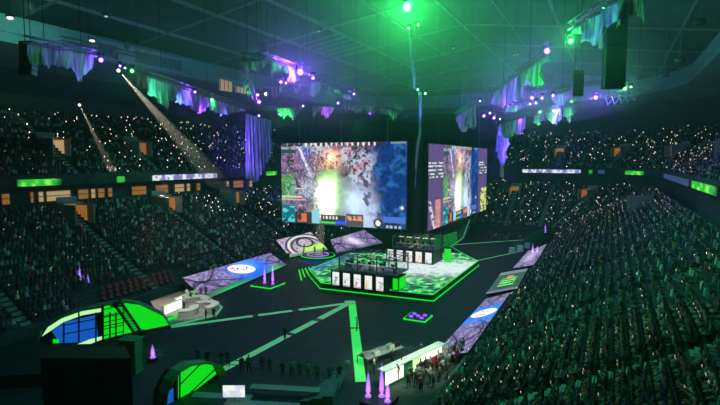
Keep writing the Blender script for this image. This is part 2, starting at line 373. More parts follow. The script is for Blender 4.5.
for i, (lv, sd, t, d) in enumerate(VOM):
    x, y, nx, ny = side_pt(sd, t, d); z = row_z(d)-0.9; a = math.atan2(ny, nx); tx, ty = -ny, nx
    mb = MB()
    for s_ in (-1, 1): mb.box((x+tx*1.55*s_, y+ty*1.55*s_, z+1.6), (4.6, 0.2, 3.2), a)
    mb.box((x+nx*2.3, y+ny*2.3, z+2.2), (0.2, 3.3, 4.2), a); mb.box((x+nx*1.4, y+ny*1.4, z+3.35), (2.0, 3.3, 0.2), a)
    door = struct('door_%d' % (i+1), mb, 'step')
    mb = MB(); mb.box((x+nx*2.15, y+ny*2.15, z+1.9), (0.08, 2.7, 2.6), a)
    for s_ in (-1, 1): mb.box((x+nx*0.7+tx*1.42*s_, y+ny*0.7+ty*1.42*s_, z+1.6), (2.7, 0.05, 2.6), a)
    o = struct('door_opening', mb, 'orange_glow' if i not in (0,) else 'warm_glow'); o.parent = door; o.location = tuple(np.array(o.location)-np.array(door.location))  # emissive panels stand in for warm lamp light on the entrance walls
# lit suites under the upper stand (left side and corners)
WX = BXA-24.4; WL = [(0, 9, 'orange_glow'), (29, 33, 'orange_glow'), (37, 43, 'warm_glow'), (45, 70, 'warm_glow'), (77, 88, 'orange_glow'), (90, 95, 'warm_glow'), (97, 104, 'orange_glow'), (107, 112, 'orange_glow'), (131, 146, 'orange_glow'), (155, 168, 'orange_glow'), (174, 184, 'warm_glow'), (186, 190, 'warm_glow'), (196, 200, 'orange_glow'), (226, 229, 'warm_glow'), (233, 243, 'orange_glow'), (249, 252, 'warm_glow')]
for i, (a, b, m_) in enumerate(WL):
    ya, yb_ = onx(a, 184, WX)[1], onx(b, 184, WX)[1]; zt, zb = 14.9, 13.2
    mb = MB(); mb.box((WX+0.0, (ya+yb_)/2, (zt+zb)/2), (0.1, yb_-ya, zt-zb)); w = struct('window_%d' % (i+1), mb, m_)
    fr = MB()
    for q in np.linspace(ya, yb_, max(2, int((yb_-ya)/2.2)+1)): fr.box((WX+0.1, q, (zt+zb)/2), (0.12, 0.16, zt-zb))
    for q in (zb, zb+0.9, zt): fr.box((WX+0.1, (ya+yb_)/2, q), (0.12, yb_-ya, 0.12))
    o = struct('window_frame', fr, 'wood'); o.parent = w; o.location = tuple(np.array(o.location)-np.array(w.location))
for i, (a, b, t_, b_) in enumerate([(220, 232, 79, 92), (236, 247, 86, 94)]):
    X = -35-23-28+0.1; P = [onx(a, t_, X), onx(b, t_+3, X), onx(b, b_, X), onx(a, b_-2, X)]
    mb = MB(); mb.prism(P, (-0.15, 0, 0)); w = struct('window_%d' % (i+30), mb, 'warm_glow')
    fr = MB()
    for q in np.linspace(P[0][1], P[1][1], 4): fr.box((X+0.1, q, P[0][2]*0.5+P[3][2]*0.5), (0.1, 0.15, 2.2))
    o = struct('window_frame', fr, 'dark'); o.parent = w; o.location = tuple(np.array(o.location)-np.array(w.location))
# ribbon boards along the front of the upper stand
def ribbon_paint(kind):
    def f(U, Vv):
        c = np.zeros(U.shape+(3,)); n_ = fbm(U*9, Vv*2, 3)
        if kind == 'green': c[:] = (0.02, 0.5, 0.03); c = mixc(c, (0.25, 0.9, 0.1), sm(n_, 0.5, 0.65)); c = mixc(c, (0, 0.05, 0.02), sm(U, 0.75, 1.0)+sm(-U, -0.12, 0)*0.9)
        elif kind == 'white':
            c[:] = (0.18, 0.2, 0.45); s_ = ((np.sin(U*70+2*Vv)+np.sin(U*31)) > 0.1).astype(float); c = mixc(c, (0.75, 0.8, 0.95), s_)
        else: c[:] = (0.03, 0.06, 0.15)
        return c
    return f
dense = []
for i, (x, y, nx, ny) in enumerate(path(22.74, 60)):
    dense.append((x, y))
full = []
for (a, b) in zip(dense, dense[1:]+dense[:1]):
    L = math.hypot(b[0]-a[0], b[1]-a[1]); nseg = max(1, int(L/0.5))
    for k in range(nseg): full.append((a[0]+(b[0]-a[0])*k/nseg, a[1]+(b[1]-a[1])*k/nseg))
full = [(x, y) for x, y in full if y > 20]
RIB = [(14, 64, 'green', 'long glowing green ribbon board at the left end of the upper stand', 'left'), (115, 126, 'green', 'short bright green and white ribbon board on the left stand edge', 'left'), (150, 217, 'white', 'striped white and blue ribbon board on the left stand edge', 'left'),
       (265, 277, 'green', 'small green ribbon board just left of the big main screen', 'left'), (521, 583, 'white', 'striped white ribbon board on the far stand edge', 'r'), (587, 595, 'green', 'small lime square ribbon board right of the striped one', 'r'),
       (597, 606, 'blue', 'short dim blue ribbon board beside the lime square one', 'r'), (623, 646, 'green', 'lime green ribbon board at the far right corner bend', 'r'), (664, 690, 'blue', 'dim blue ribbon board right of the corner bend', 'r'), (691, 719, 'green', 'green ribbon board at the right end of the upper stand edge', 'r')]
for a, b, kd, lab, sd in RIB:
    pts = [p for p in full if a <= proj((*p, 16.4))[0] <= b and proj((*p, 16.4))[2] > 0 and (p[0] < -60) == (sd == 'left')]
    if len(pts) < 2: continue
    pts.sort(key=lambda p: proj((*p, 16.4))[0])
    t = thing('ribbon_board', (*pts[0], 16.0), lab, 'led board', 'ribbon boards on the upper stand edge')
    n_ = len(pts); mb = MB(); off = 0.06
    body = MB(); mesh_pts = []
    for (x, y) in pts:
        # pull the board a little into the hall
        dx, dy = x-min(max(x, BCX-BHX), BCX+BHX), y-min(max(y, BCY-BHY), BCY+BHY); L = math.hypot(dx, dy); mesh_pts.append((x-dx/L*0.1, y-dy/L*0.1))
    q = MB(); nz = 4
    for j in range(nz+1):
        for (x, y) in mesh_pts: q.v.append((x, y, 17.0-1.1*j/nz))
    for j in range(nz):
        for i in range(n_-1): q.f.append((j*n_+i, (j+1)*n_+i, (j+1)*n_+i+1, j*n_+i+1)); q.m.append(0)
    o = build('led_face', q, 'banner', t); U, Vv = np.meshgrid(np.linspace(0, 1, n_), np.linspace(0, 1, nz+1)); c = ribbon_paint(kd)(U, Vv)
    at = o.data.color_attributes.new('col', 'FLOAT_COLOR', 'POINT'); at.data.foreach_set('color', np.concatenate([c, np.ones(c.shape[:2]+(1,))], 2).astype(np.float32).ravel())
    fr = MB()
    for z_ in (15.86, 17.04):
        for p_, r_ in zip(mesh_pts[:-1], mesh_pts[1:]): fr.tube((*p_, z_), (*r_, z_), 0.05, 4)
    for p_ in (mesh_pts[0], mesh_pts[-1]): fr.tube((*p_, 15.86), (*p_, 17.04), 0.05, 4)
    build('frame', fr, 'black', t)
# ------------------------------------------------------------------ people
def skin_mesh(name, J, E, tip=None):
    """J: name -> (pos, radius); E: edges; grown into one continuous body"""
    names = list(J); me = bpy.data.meshes.new(name+'_rig'); me.from_pydata([J[k][0] for k in names], [(names.index(a), names.index(b)) for a, b in E], [])
    o = bpy.data.objects.new(name+'_rig', me); COL.objects.link(o); md = o.modifiers.new('s', 'SKIN'); md.use_smooth_shade = True
    for i, k in enumerate(names):
        sv = me.skin_vertices[0].data[i]; rr = J[k][1]; sv.radius = (rr, rr) if not isinstance(rr, tuple) else rr; sv.use_root = (k == 'pelvis')
    o.modifiers.new('u', 'SUBSURF').levels = 1
    dg = bpy.context.evaluated_depsgraph_get(); dg.update(); out = bpy.data.meshes.new_from_object(o.evaluated_get(dg)); bpy.data.objects.remove(o); return out
def person_mesh(name, pose, shirt, trousers='jeans', hair='hair', fingers=True):
    z0 = {'sit': 0.50, 'stand': 0.93}[pose['base']]; lean = pose.get('lean', 0.0)
    J = {}; E = []
    def j(k, p, r_, par=None):
        J[k] = (tuple(p), r_)
        if par: E.append((par, k))
    j('pelvis', (0, 0, z0), (0.16, 0.12)); j('waist', (0, lean*0.3, z0+0.2), (0.14, 0.11), 'pelvis'); j('chest', (0, lean*0.8, z0+0.42), (0.17, 0.12), 'waist')
    j('neck', (0, lean, z0+0.57), 0.055, 'chest'); j('jaw', (0, lean+0.025, z0+0.64), 0.07, 'neck'); j('head', (0, lean+0.015, z0+0.74), (0.085, 0.1), 'jaw'); j('crown', (0, lean+0.0, z0+0.82), 0.06, 'head')
    hands = []
    for s_, nm in ((-1, 'l'), (1, 'r')):
        el, ha = pose['arm_'+nm]
        j('sh'+nm, (0.19*s_, lean*0.9, z0+0.48), 0.065, 'chest'); e_ = (el[0]*s_, el[1]+lean, z0+el[2]); h_ = (ha[0]*s_, ha[1]+lean, z0+ha[2])
        j('el'+nm, e_, 0.045, 'sh'+nm); j('wr'+nm, h_, 0.03, 'el'+nm)
        d = V3(h_)-V3(e_); d /= np.linalg.norm(d); pm = V3(h_)+d*0.06; j('pa'+nm, pm, (0.036, 0.02), 'wr'+nm); hands.append(V3(h_))
        if fingers:
            sd = np.cross(d, (0, 0, 1)); sd = sd/max(1e-6, np.linalg.norm(sd)); up_ = np.cross(sd, d)
            for fi, (o_, ln) in enumerate(((-0.03, 0.065), (-0.01, 0.08), (0.01, 0.075), (0.03, 0.06))):
                a1 = pm+d*0.035+sd*o_; a2 = a1+d*ln*0.55-up_*0.008; a3 = a2+d*ln*0.4-up_*0.03
                j('f%s%d' % (nm, fi), a1, 0.010, 'pa'+nm); j('g%s%d' % (nm, fi), a2, 0.009, 'f%s%d' % (nm, fi)); j('h%s%d' % (nm, fi), a3, 0.008, 'g%s%d' % (nm, fi))
            t1 = pm-d*0.02-sd*0.045*s_; t2 = t1+d*0.04-sd*0.015*s_-up_*0.01; j('t'+nm, t1, 0.012, 'pa'+nm); j('u'+nm, t2, 0.010, 't'+nm)
        kn, an = pose['leg_'+nm] if 'leg_'+nm in pose else pose['leg']
        j('hi'+nm, (0.10*s_, 0.0, z0-0.04), 0.095, 'pelvis'); j('kn'+nm, (kn[0]*s_, kn[1], kn[2]), 0.062, 'hi'+nm); j('an'+nm, (an[0]*s_, an[1], an[2]), 0.042, 'kn'+nm); j('to'+nm, (an[0]*s_, an[1]+0.16, 0.045), 0.035, 'an'+nm)
    me = skin_mesh(name, J, E); me.name = name
    for k in ('skin', shirt, trousers, hair, 'shoe', 'eye', 'lip'): me.materials.append(M[k])
    hc = V3(J['head'][0]); nv = len(me.vertices); co = np.zeros(nv*3); me.vertices.foreach_get('co', co); co = co.reshape(-1, 3); mi = []
    for p in me.polygons:
        c = co[list(p.vertices)].mean(0); hd = min(np.linalg.norm(c-h) for h in hands)
        dh = min(np.linalg.norm(c-V3(J['pa'+n_][0])) for n_ in 'lr')
        if c[2] > z0+0.60 and abs(c[0]) < 0.14 and abs(c[1]-hc[1]) < 0.16: k = 3 if (c[2] > hc[2]+0.035 or (c[1] < hc[1]-0.03 and c[2] > hc[2]-0.07)) else 0
        elif dh < 0.13 or hd < 0.05: k = 0
        elif c[2] > z0+0.55 and abs(c[0]) < 0.07: k = 0
        elif c[2] < 0.09: k = 4
        elif c[2] < z0+0.06 and (pose['base'] == 'stand' or c[2] < z0+0.06): k = 2
        else: k = 1
        mi.append(k)
    # eyes, nose, mouth as a little extra geometry on the same mesh
    import bmesh
    bm = bmesh.new(); bm.from_mesh(me)
    for f_, k in zip(bm.faces, mi): f_.material_index = k; f_.smooth = True
    from mathutils import Matrix, Vector
    fy = max(c_[1] for c_ in co if abs(c_[2]-hc[2]) < 0.04 and abs(c_[0]) < 0.06)
    for pos, rad, k in (((-0.03, fy-0.004, hc[2]+0.0), 0.012, 5), ((0.03, fy-0.004, hc[2]+0.0), 0.012, 5), ((0, fy+0.004, hc[2]-0.035), 0.016, 0), ((0, fy-0.006, hc[2]-0.07), 0.02, 6), ((-0.095, hc[1], hc[2]-0.02), 0.025, 0), ((0.095, hc[1], hc[2]-0.02), 0.025, 0)):
        g = bmesh.ops.create_icosphere(bm, subdivisions=1, radius=rad, matrix=Matrix.Translation(Vector(pos)))
        fs = set()
        for v_ in g['verts']: fs.update(v_.link_faces)
        for f_ in fs: f_.material_index = k
    bm.to_mesh(me); bm.free(); return me
SITLEG = ((0.13, 0.42, 0.50), (0.13, 0.44, 0.09)); STLEG = ((0.11, 0.02, 0.5), (0.13, -0.01, 0.09))
REST = ((0.25, 0.04, 0.20), (0.14, 0.24, 0.08)); RAISE = ((0.28, 0.10, 0.36), (0.14, 0.26, 0.58)); CLAP = ((0.26, 0.08, 0.22), (0.06, 0.30, 0.36)); HANG = ((0.25, -0.02, 0.20), (0.27, 0.03, -0.06)); UPH = ((0.27, 0.02, 0.70), (0.2, 0.08, 0.98)); TYPE = ((0.25, 0.10, 0.22), (0.14, 0.36, 0.22))
P_ = {}
for nm, base, al, ar, ln, sh in (('rest', 'sit', REST, REST, 0.0, 'shirt_mix'), ('lean', 'sit', REST, REST, 0.12, 'shirt_mix'), ('phone', 'sit', REST, RAISE, 0.03, 'shirt_mix'), ('clap', 'sit', CLAP, CLAP, 0.03, 'shirt_mix'), ('cheer', 'sit', REST, UPH, 0.0, 'shirt_mix'),
        ('stand', 'stand', HANG, HANG, 0.0, 'shirt_mix'), ('stand_clap', 'stand', CLAP, CLAP, 0.02, 'shirt_mix'), ('stand_talk', 'stand', HANG, RAISE, 0.0, 'shirt_white'), ('stand_dark', 'stand', HANG, TYPE, 0.03, 'shirt_dark'), ('player', 'sit', TYPE, TYPE, 0.06, 'shirt_dark'), ('host', 'sit', TYPE, CLAP, 0.02, 'shirt_dark'), ('player_white', 'sit', TYPE, TYPE, 0.06, 'shirt_white')):
    P_[nm] = person_mesh('person_'+nm, dict(base=base, lean=ln, arm_l=al, arm_r=ar, leg=SITLEG if base == 'sit' else STLEG), sh)
def person(pose, loc, face, label, group=None, scale=1.0):
    o = bpy.data.objects.new('person', P_[pose]); COL.objects.link(o); o.location = tuple(map(float, loc)); o.rotation_euler = (0, 0, face-math.pi/2); o.scale = (scale,)*3
    return tag(o, label, 'person', group)
# ------------------------------------------------------------------ spectators, their seats and phones
STAGE = (-34.0, 82.0)
spots = []   # x, y, z, facing angle
def blocked(lv, sd, t, d, w):
    for a in AISLES.get((lv, sd), []):
        if abs(t-a) < w: return True
    for (l2, s2, t2, d2) in VOM:
        if l2 == lv and s2 == sd:
            k_ = 1 if sd in ('left', 'right', 'far', 'near') else math.radians(1)*(BR+d)
            if abs(t-t2)*k_ < 2.1 and -2.9 < d-d2 < 3.2: return True
    return False
for lv, rows in (('lo', LOWROWS), ('up', UPROWS)):
    for d, z in rows:
        dd = d+0.35
        for sd in ('right', 'left', 'far', 'near', 'fr', 'fl', 'nl', 'nr'):
            if lv == 'up' and sd in ('near', 'nr'): continue
            if sd in ('right', 'left'): ts = np.arange(BCY-BHY, BCY+BHY, 0.56)
            elif sd in ('far', 'near'): ts = np.arange(BCX-BHX, BCX+BHX, 0.56)
            else: ts = np.arange(0, 90, math.degrees(0.56/(BR+dd)))
            w = 0.85 if sd in ('right', 'left', 'far', 'near') else math.degrees(0.85/(BR+dd))
            for t in ts:
                if blocked(lv, sd, t, dd, w): continue
                x, y, nx, ny = side_pt(sd, t, dd)
                if math.hypot(x, y) < 14: continue
                px, py, wz = proj((x, y, z+1))
                if lv == 'up' and 274 < px < 503: continue
                if wz < 0 or px < -60 or px > 780 or py > 470: continue
                if sd == 'left' and lv == 'lo' and d < 3.8 and 38 < t < 58: continue      # the empty red seats
                spots.append((x, y, z, math.atan2(STAGE[1]-y, STAGE[0]-x)*0.5+math.atan2(-ny, -nx)*0.5 if abs(math.atan2(STAGE[1]-y, STAGE[0]-x)-math.atan2(-ny, -nx)) < 2.5 else math.atan2(-ny, -nx), lv, math.atan2(-ny, -nx)))
inview = [s_ for s_ in spots if 0 < proj((s_[0], s_[1], s_[2]+0.9))[0] < 720 and proj((s_[0], s_[1], s_[2]+0.9))[1] < 405]
inview.sort(key=lambda s_: (s_[0]**2+s_[1]**2+(s_[2]-20)**2)); near = set(inview[:330])
occupied = [s_ for s_ in spots if random.random() < 0.93]
seatp = thing('stadium_seat', (0, 0, 0), 'x', 'seat')
def seat_parts(root, m_):
    a = MB(); a.box((0, 0.03, 0.42), (0.46, 0.42, 0.06), 0, 0, 0.05); build('seat', a, m_, root, local=True)
    a = MB(); a.prism([(-0.23, -0.20, 0.42), (0.23, -0.20, 0.42), (0.21, -0.28, 0.86), (-0.21, -0.28, 0.86)], (0, 0.04, 0)); build('backrest', a, m_, root, local=True)
    a = MB(); a.box((0, -0.05, 0.21), (0.08, 0.22, 0.42)); a.box((0, -0.02, 0.02), (0.3, 0.3, 0.04)); build('leg', a, 'black', root, local=True)
seat_parts(seatp, 'seat'); used_seat = False
SEATLAB = 'dark green tip-up stadium seat in the nearest rows of the right stand'
nears = [s_ for s_ in occupied if s_ in near][:300]
nearset = set(nears); phones = []
for i, s_ in enumerate(nears):
    x, y, z, fa, lv, nf = s_; pose = random.choices(['rest', 'lean', 'phone', 'clap', 'cheer'], [5, 3, 3, 2, 0.4])[0]
    sd_ = 'left corner' if x < -40 else 'right'
    o = person(pose, (x, y, z), nf+random.uniform(-0.25, 0.25), 'seated spectator facing the stage in the dark near rows of the %s stand' % sd_, 'spectators in the nearest rows of the %s stand' % sd_, random.uniform(0.93, 1.05))
    if used_seat: st = copy_tree(seatp)
    else: st = seatp; used_seat = True
    st.location = (x, y, z); st.rotation_euler = (0, 0, nf-math.pi/2)
    tag(st, 'dark green tip-up seat under a spectator in the near rows of the %s stand' % sd_, 'seat', 'stadium seats in the nearest rows of the %s stand' % sd_)
    if pose == 'phone': phones.append((x, y, z, nf, o.scale[0]))
# everybody else: one mass of small seated figures
T = np.array([(-.24, -.10, .45), (.24, -.10, .45), (.22, .12, .45), (-.22, .12, .45), (-.15, -.07, 1.04), (.15, -.07, 1.04), (.13, .08, 1.02), (-.13, .08, 1.02)])
Hd = np.array([(0, 0, 1.05), (.1, 0, 1.2), (0, .11, 1.18), (-.1, 0, 1.2), (0, -.1, 1.2), (0, 0, 1.34)])
Lg = np.array([(-.2, .05, .5), (.2, .05, .5), (.2, .5, .5), (-.2, .5, .5), (-.2, .42, .02), (.2, .42, .02), (.2, .54, .02), (-.2, .54, .02)])
bv = np.concatenate([T, Hd, Lg]); bf = [(0, 1, 5, 4), (1, 2, 6, 5), (2, 3, 7, 6), (3, 0, 4, 7), (4, 5, 6, 7), (8, 9, 10), (8, 10, 11), (8, 11, 12), (8, 12, 9), (13, 10, 9), (13, 11, 10), (13, 12, 11), (13, 9, 12), (14, 15, 16, 17), (17, 16, 18, 18)][:14]+[(17, 16, 20, 21), (18, 19, 20, 21), (14, 17, 18, 18)][:1]
def mass(name, items, bv, bf, cols_fn, material, label, cat):
    N = len(items); n = len(bv); A = np.array([(q[0], q[1], q[2], q[3], q[4]) for q in items]); ang = A[:, 3]-math.pi/2; c, s_ = np.cos(ang), np.sin(ang)
    P = np.zeros((N, n, 3)); B = bv[None]*A[:, 4][:, None, None]
    P[..., 0] = B[..., 0]*c[:, None]-B[..., 1]*s_[:, None]+A[:, 0:1]; P[..., 1] = B[..., 0]*s_[:, None]+B[..., 1]*c[:, None]+A[:, 1:2]; P[..., 2] = B[..., 2]+A[:, 2:3]
    me = bpy.data.meshes.new(name); tot = np.array([len(f) for f in bf]); flat = np.concatenate([np.array(f) for f in bf])
    me.vertices.add(N*n); me.vertices.foreach_set('co', P.ravel())
    me.loops.add(N*len(flat)); me.loops.foreach_set('vertex_index', (flat[None]+(np.arange(N)*n)[:, None]).ravel().astype(np.int32))
    me.polygons.add(N*len(tot)); st = np.concatenate([[0], np.cumsum(tot)[:-1]]); me.polygons.foreach_set('loop_start', (st[None]+(np.arange(N)*len(flat))[:, None]).ravel().astype(np.int32))
    me.update(calc_edges=True); me.validate()
    if cols_fn is not None:
        cc = cols_fn(N, n); at = me.color_attributes.new('col', 'FLOAT_COLOR', 'POINT'); at.data.foreach_set('color', cc.astype(np.float32).ravel())
    me.materials.append(M[material]); o = bpy.data.objects.new(name, me); COL.objects.link(o); return tag(o, label, cat, None, 'stuff')
def crowd_cols(N, n):
    pal = np.array([(0.03, 0.035, 0.04), (0.03, 0.035, 0.04), (0.12, 0.13, 0.14), (0.02, 0.03, 0.08), (0.25, 0.3, 0.3), (0.3, 0.03, 0.03), (0.5, 0.52, 0.5), (0.05, 0.16, 0.12), (0.02, 0.03, 0.03), (0.02, 0.02, 0.02), (0.05, 0.04, 0.05), (0.02, 0.03, 0.03)])
    c = np.ones((N, n, 4)); c[:, :8, :3] = pal[RS.randint(0, len(pal), N)][:, None]; sk = np.array([(0.5, 0.32, 0.24), (0.6, 0.42, 0.32), (0.25, 0.15, 0.1), (0.03, 0.02, 0.02)])
    c[:, 8:14, :3] = sk[RS.randint(0, 4, N)][:, None]; c[:, 13, :3] = 0.03; c[:, 14:, :3] = (0.04, 0.045, 0.06); return c
M['crowd'] = attr_mat('spectator_clothes', rough=0.9)
rest = [(s_[0]+random.uniform(-0.09, 0.09), s_[1]+random.uniform(-0.09, 0.09), s_[2], s_[5]+random.uniform(-0.3, 0.3), random.uniform(0.9, 1.08)) for s_ in occupied if s_ not in nearset]
mass('crowd', rest, bv, bf, crowd_cols, 'crowd', 'dense dark crowd of seated spectators filling the stands around the hall', 'crowd')
sv = np.array([(-.22, -.2, .42), (.22, -.2, .42), (.22, .2, .42), (-.22, .2, .42), (-.21, -.28, .86), (.21, -.28, .86)])
seats = [(s_[0], s_[1], s_[2], s_[5], 1.0) for s_ in spots if s_ not in nearset]
mass('stadium_seats', seats, sv, [(0, 1, 2, 3), (1, 0, 4, 5)], None, 'seat', 'rows of dark green stadium seats under the crowd in the stands', 'seats')
# phones and little lights held in the crowd
ph = thing('smartphone', (0, 0, 0), 'x', 'phone'); a = MB(); a.box((0, 0, 0.08), (0.085, 0.012, 0.16), 0, 0, 0.004); build('phone_body', a, 'phone_body', ph, local=True)
a = MB(); a.box((0, -0.008, 0.08), (0.075, 0.004, 0.145)); a.box((0, 0.008, 0.125), (0.05, 0.004, 0.05)); build('screen', a, 'phone', ph, local=True)
cand = [s_ for s_ in inview if s_ not in nearset]; random.shuffle(cand); cand = cand[:1000]; cand.sort(key=lambda s_: (s_[0]**2+s_[1]**2))
for i, (x, y, z, nf, sc) in enumerate(phones):
    o = ph if i == 0 else copy_tree(ph); c_, s_ = math.cos(nf), math.sin(nf)
    o.location = (x+c_*0.37*sc+s_*0.14*sc, y+s_*0.37*sc-c_*0.14*sc, z+1.10*sc); o.rotation_euler = (0, 0, nf-math.pi/2)
    tag(o, 'glowing smartphone held up by a spectator in the near rows', 'phone', 'phones held up in the nearest rows')
for i, s_ in enumerate(cand[:300-len(phones)]):
    o = copy_tree(ph); o.location = (s_[0]+math.cos(s_[5])*0.32, s_[1]+math.sin(s_[5])*0.32, s_[2]+0.85+random.random()*0.5); o.rotation_euler = (0, 0, s_[5]-math.pi/2+random.uniform(-0.5, 0.5)); o.scale = (1.1,)*3
    tag(o, 'glowing smartphone in the middle rows of the crowd', 'phone', 'phones glowing in the middle rows')
pv = np.array([(-.05, 0, 0), (.05, 0, 0), (.05, 0, .17), (-.05, 0, .17), (-.05, .015, 0), (.05, .015, 0), (.05, .015, .17), (-.05, .015, .17)])
mass('phone_lights', [(s_[0]+math.cos(s_[5])*0.32, s_[1]+math.sin(s_[5])*0.32, s_[2]+0.9+random.random()*0.5, s_[5], random.uniform(0.9, 1.7)) for s_ in cand[300-len(phones):]], pv, [(0, 1, 2, 3), (7, 6, 5, 4), (0, 3, 7, 4), (1, 5, 6, 2), (3, 2, 6, 7)], None, 'phone', 'tiny warm phone lights dotted through the far crowd', 'phone lights')
# the empty red seats behind the desk on the left
for r_ in range(3):
    for k in range(12):
        d, z = LOWROWS[r_]; x, y, nx, ny = side_pt('left', 42+k*1.05+(r_*0.5), d+0.35)
        if r_ == 0 and k == 0:
            redp = thing('stadium_seat', (x, y, z), 'x', 'seat', rz=math.atan2(-ny, -nx)-math.pi/2); seat_parts(redp, 'red'); o = redp
        else: o = copy_tree(redp); o.location = (x, y, z)
        tag(o, 'empty red stadium seat behind the white curved desk on the left', 'seat', 'red seats behind the curved desk')
# ------------------------------------------------------------------ the two hanging video screens
def game_picture(U, Vv):
    n1 = fbm(U*7, Vv*5, 1); n2 = fbm(U*22, Vv*14, 2); n3 = fbm(U*60, Vv*34, 5, 3)
    c = np.zeros(U.shape+(3,)); c[:] = (0.20, 0.16, 0.26); c = c*(0.35+1.3*n3[..., None])
    c = mixc(c, (0.50, 0.62, 0.74), sm(n1+0.25*n2, 0.55, 0.75)*0.8)                                   # pale mist
    c = mixc(c, (0.55, 0.28, 0.38), sm(n2, 0.52, 0.64)*sm(np.abs(U-0.66), 0.22, 0.05)*sm(Vv, 0.65, 0.35)*0.9)   # pink boughs
    c = mixc(c, (0.05, 0.03, 0.06), sm(n3, 0.54, 0.62)*sm(np.abs(U-0.68), 0.2, 0.05)*sm(Vv, 0.7, 0.4)*0.9)
    mist = np.exp(-((U-0.63)/0.13)**2-((Vv-0.72)/0.22)**2); c = mixc(c, (0.62, 0.76, 0.95), np.clip(mist*(0.5+n2)*1.1, 0, 1))
    c = mixc(c, (0.03, 0.42, 0.05), sm(-U, -0.15, -0.08)*sm(np.abs(Vv-0.55+0.4*(U-0.07)), 0.2, 0.12)*(0.5+0.6*n3))
    c = mixc(c, (0.03, 0.03, 0.05), sm(np.abs((U-0.13)-(Vv-0.5)*0.16), 0.05, 0.01)*sm(n2, 0.4, 0.55)*0.8)
    c = mixc(c, (0.04, 0.12, 0.45), np.exp(-((U-0.22)/0.045)**2-((Vv-0.14)/0.1)**2)*1.0)
    c = mixc(c, (0.8, 0.83, 0.9), sm(np.abs((U-0.2)-(Vv-0.2)*0.28), 0.02, 0.005)*sm(np.abs(Vv-0.2), 0.2, 0.12)*0.8)
    fire = np.exp(-((U-0.42)/0.09)**2-((Vv-0.2)/0.13)**2); c = mixc(c, (1.0, 0.42, 0.22), np.clip(fire*(0.4+1.1*n2), 0, 1)); c = mixc(c, (1.3, 1.1, 0.8), np.exp(-((U-0.42)/0.04)**2-((Vv-0.18)/0.06)**2))
    glow = np.exp(-((U-0.42-0.15*(n1-0.5))/0.11)**2-((Vv-0.62)/0.30)**4); c = mixc(c, (0.45, 0.9, 0.3), np.clip(glow*0.9*(0.5+n2), 0, 1))
    core = np.exp(-((U-0.39-0.10*(fbm(U*5, Vv*7, 12)-0.5))/0.07)**4-((Vv-0.68)/0.22)**4); c = mixc(c, (1.5, 1.6, 1.25), np.clip(core*(0.55+1.1*n2), 0, 1))
    blue = sm(U+0.1*(n2-0.5)-0.05*Vv, 0.70, 0.80); c = mixc(c, (0.015, 0.07, 0.26), blue); c = mixc(c, (0.06, 0.2, 0.46), blue*sm(n2, 0.45, 0.68)*0.8); c = mixc(c, (0.01, 0.03, 0.10), blue*sm(n3, 0.5, 0.62)*0.6)
    c = mixc(c, (0.9, 0.95, 1.0), np.exp(-((U-0.965)/0.012)**2-((Vv-0.75)/0.018)**2))
    n4 = fbm(U*110, Vv*62, 9, 2); lf = sm(-U, -0.40, -0.30)
    c = mixc(c, (0.03, 0.02, 0.05), sm(n4, 0.55, 0.66)*sm(n1, 0.35, 0.5)*lf*0.5); c = mixc(c, (0.55, 0.16, 0.30), sm(n3, 0.58, 0.70)*lf*0.45); c = mixc(c, (0.85, 0.85, 0.95), sm(-n4, -0.36, -0.28)*lf*0.35)
    top = sm(-Vv, -0.42, -0.25)*sm(U, 0.2, 0.3)*sm(-U, -0.72, -0.6); c = mixc(c, (0.06, 0.04, 0.06), sm(n3, 0.53, 0.63)*top*0.7); c = mixc(c, (0.9, 0.7, 0.65), sm(-n4, -0.38, -0.30)*top*0.4)
    c = mixc(c, (0.04, 0.03, 0.07), sm(n2, 0.52, 0.60)*np.exp(-((U-0.70)/0.05)**2)*sm(Vv, 0.25, 0.4)*sm(-Vv, -0.95, -0.8)*0.8)
    c = mixc(c, (0.05, 0.04, 0.05), np.exp(-((U-0.53)/0.035)**2-((Vv-0.38)/0.05)**2)*(n4 > 0.42)*0.9)
    # display bars
    bar = lambda a, b, t, e: ((U > a)*(U < b)*(Vv > t)*(Vv < e)).astype(float)
    c = mixc(c, (0.05, 0.05, 0.06), bar(0, 0.86, 0, 0.045)*(n3 > 0.45)); c = mixc(c, (0.75, 0.7, 0.62), bar(0.2, 0.8, 0.0, 0.04)*((np.sin(U*150) > 0.5)))
    c = mixc(c, (0.25, 0.3, 0.32), bar(0.88, 0.99, 0.0, 0.03)); c = mixc(c, (0.05, 0.12, 0.1), bar(0, 0.13, 0.08, 0.13)); c = mixc(c, (0.4, 0.45, 0.4), bar(0.01, 0.12, 0.05, 0.075)*(n3 > 0.5))
    c = mixc(c, (0.7, 0.55, 0.5), bar(0.12, 0.2, 0.56, 0.575)+bar(0.0, 0.18, 0.66, 0.68)+bar(0.0, 0.22, 0.70, 0.715)*0.8)
    c = mixc(c, (0.02, 0.22, 0.26), bar(0, 0.12, 0.77, 1)); c = mixc(c, (0.15, 0.6, 0.6), bar(0.005, 0.115, 0.79, 0.99)*(n2 > 0.52)); c = mixc(c, (0.03, 0.07, 0.3), bar(0.005, 0.115, 0.79, 0.99)*(n1 > 0.55))
    c = mixc(c, (0.06, 0.05, 0.06), bar(0.12, 0.33, 0.86, 1)*0.9); c = mixc(c, (0.6, 0.22, 0.12), bar(0.14, 0.22, 0.87, 0.98)*(n2 > 0.45)); c = mixc(c, (0.3, 0.6, 0.65), bar(0.265, 0.33, 0.83, 0.99))
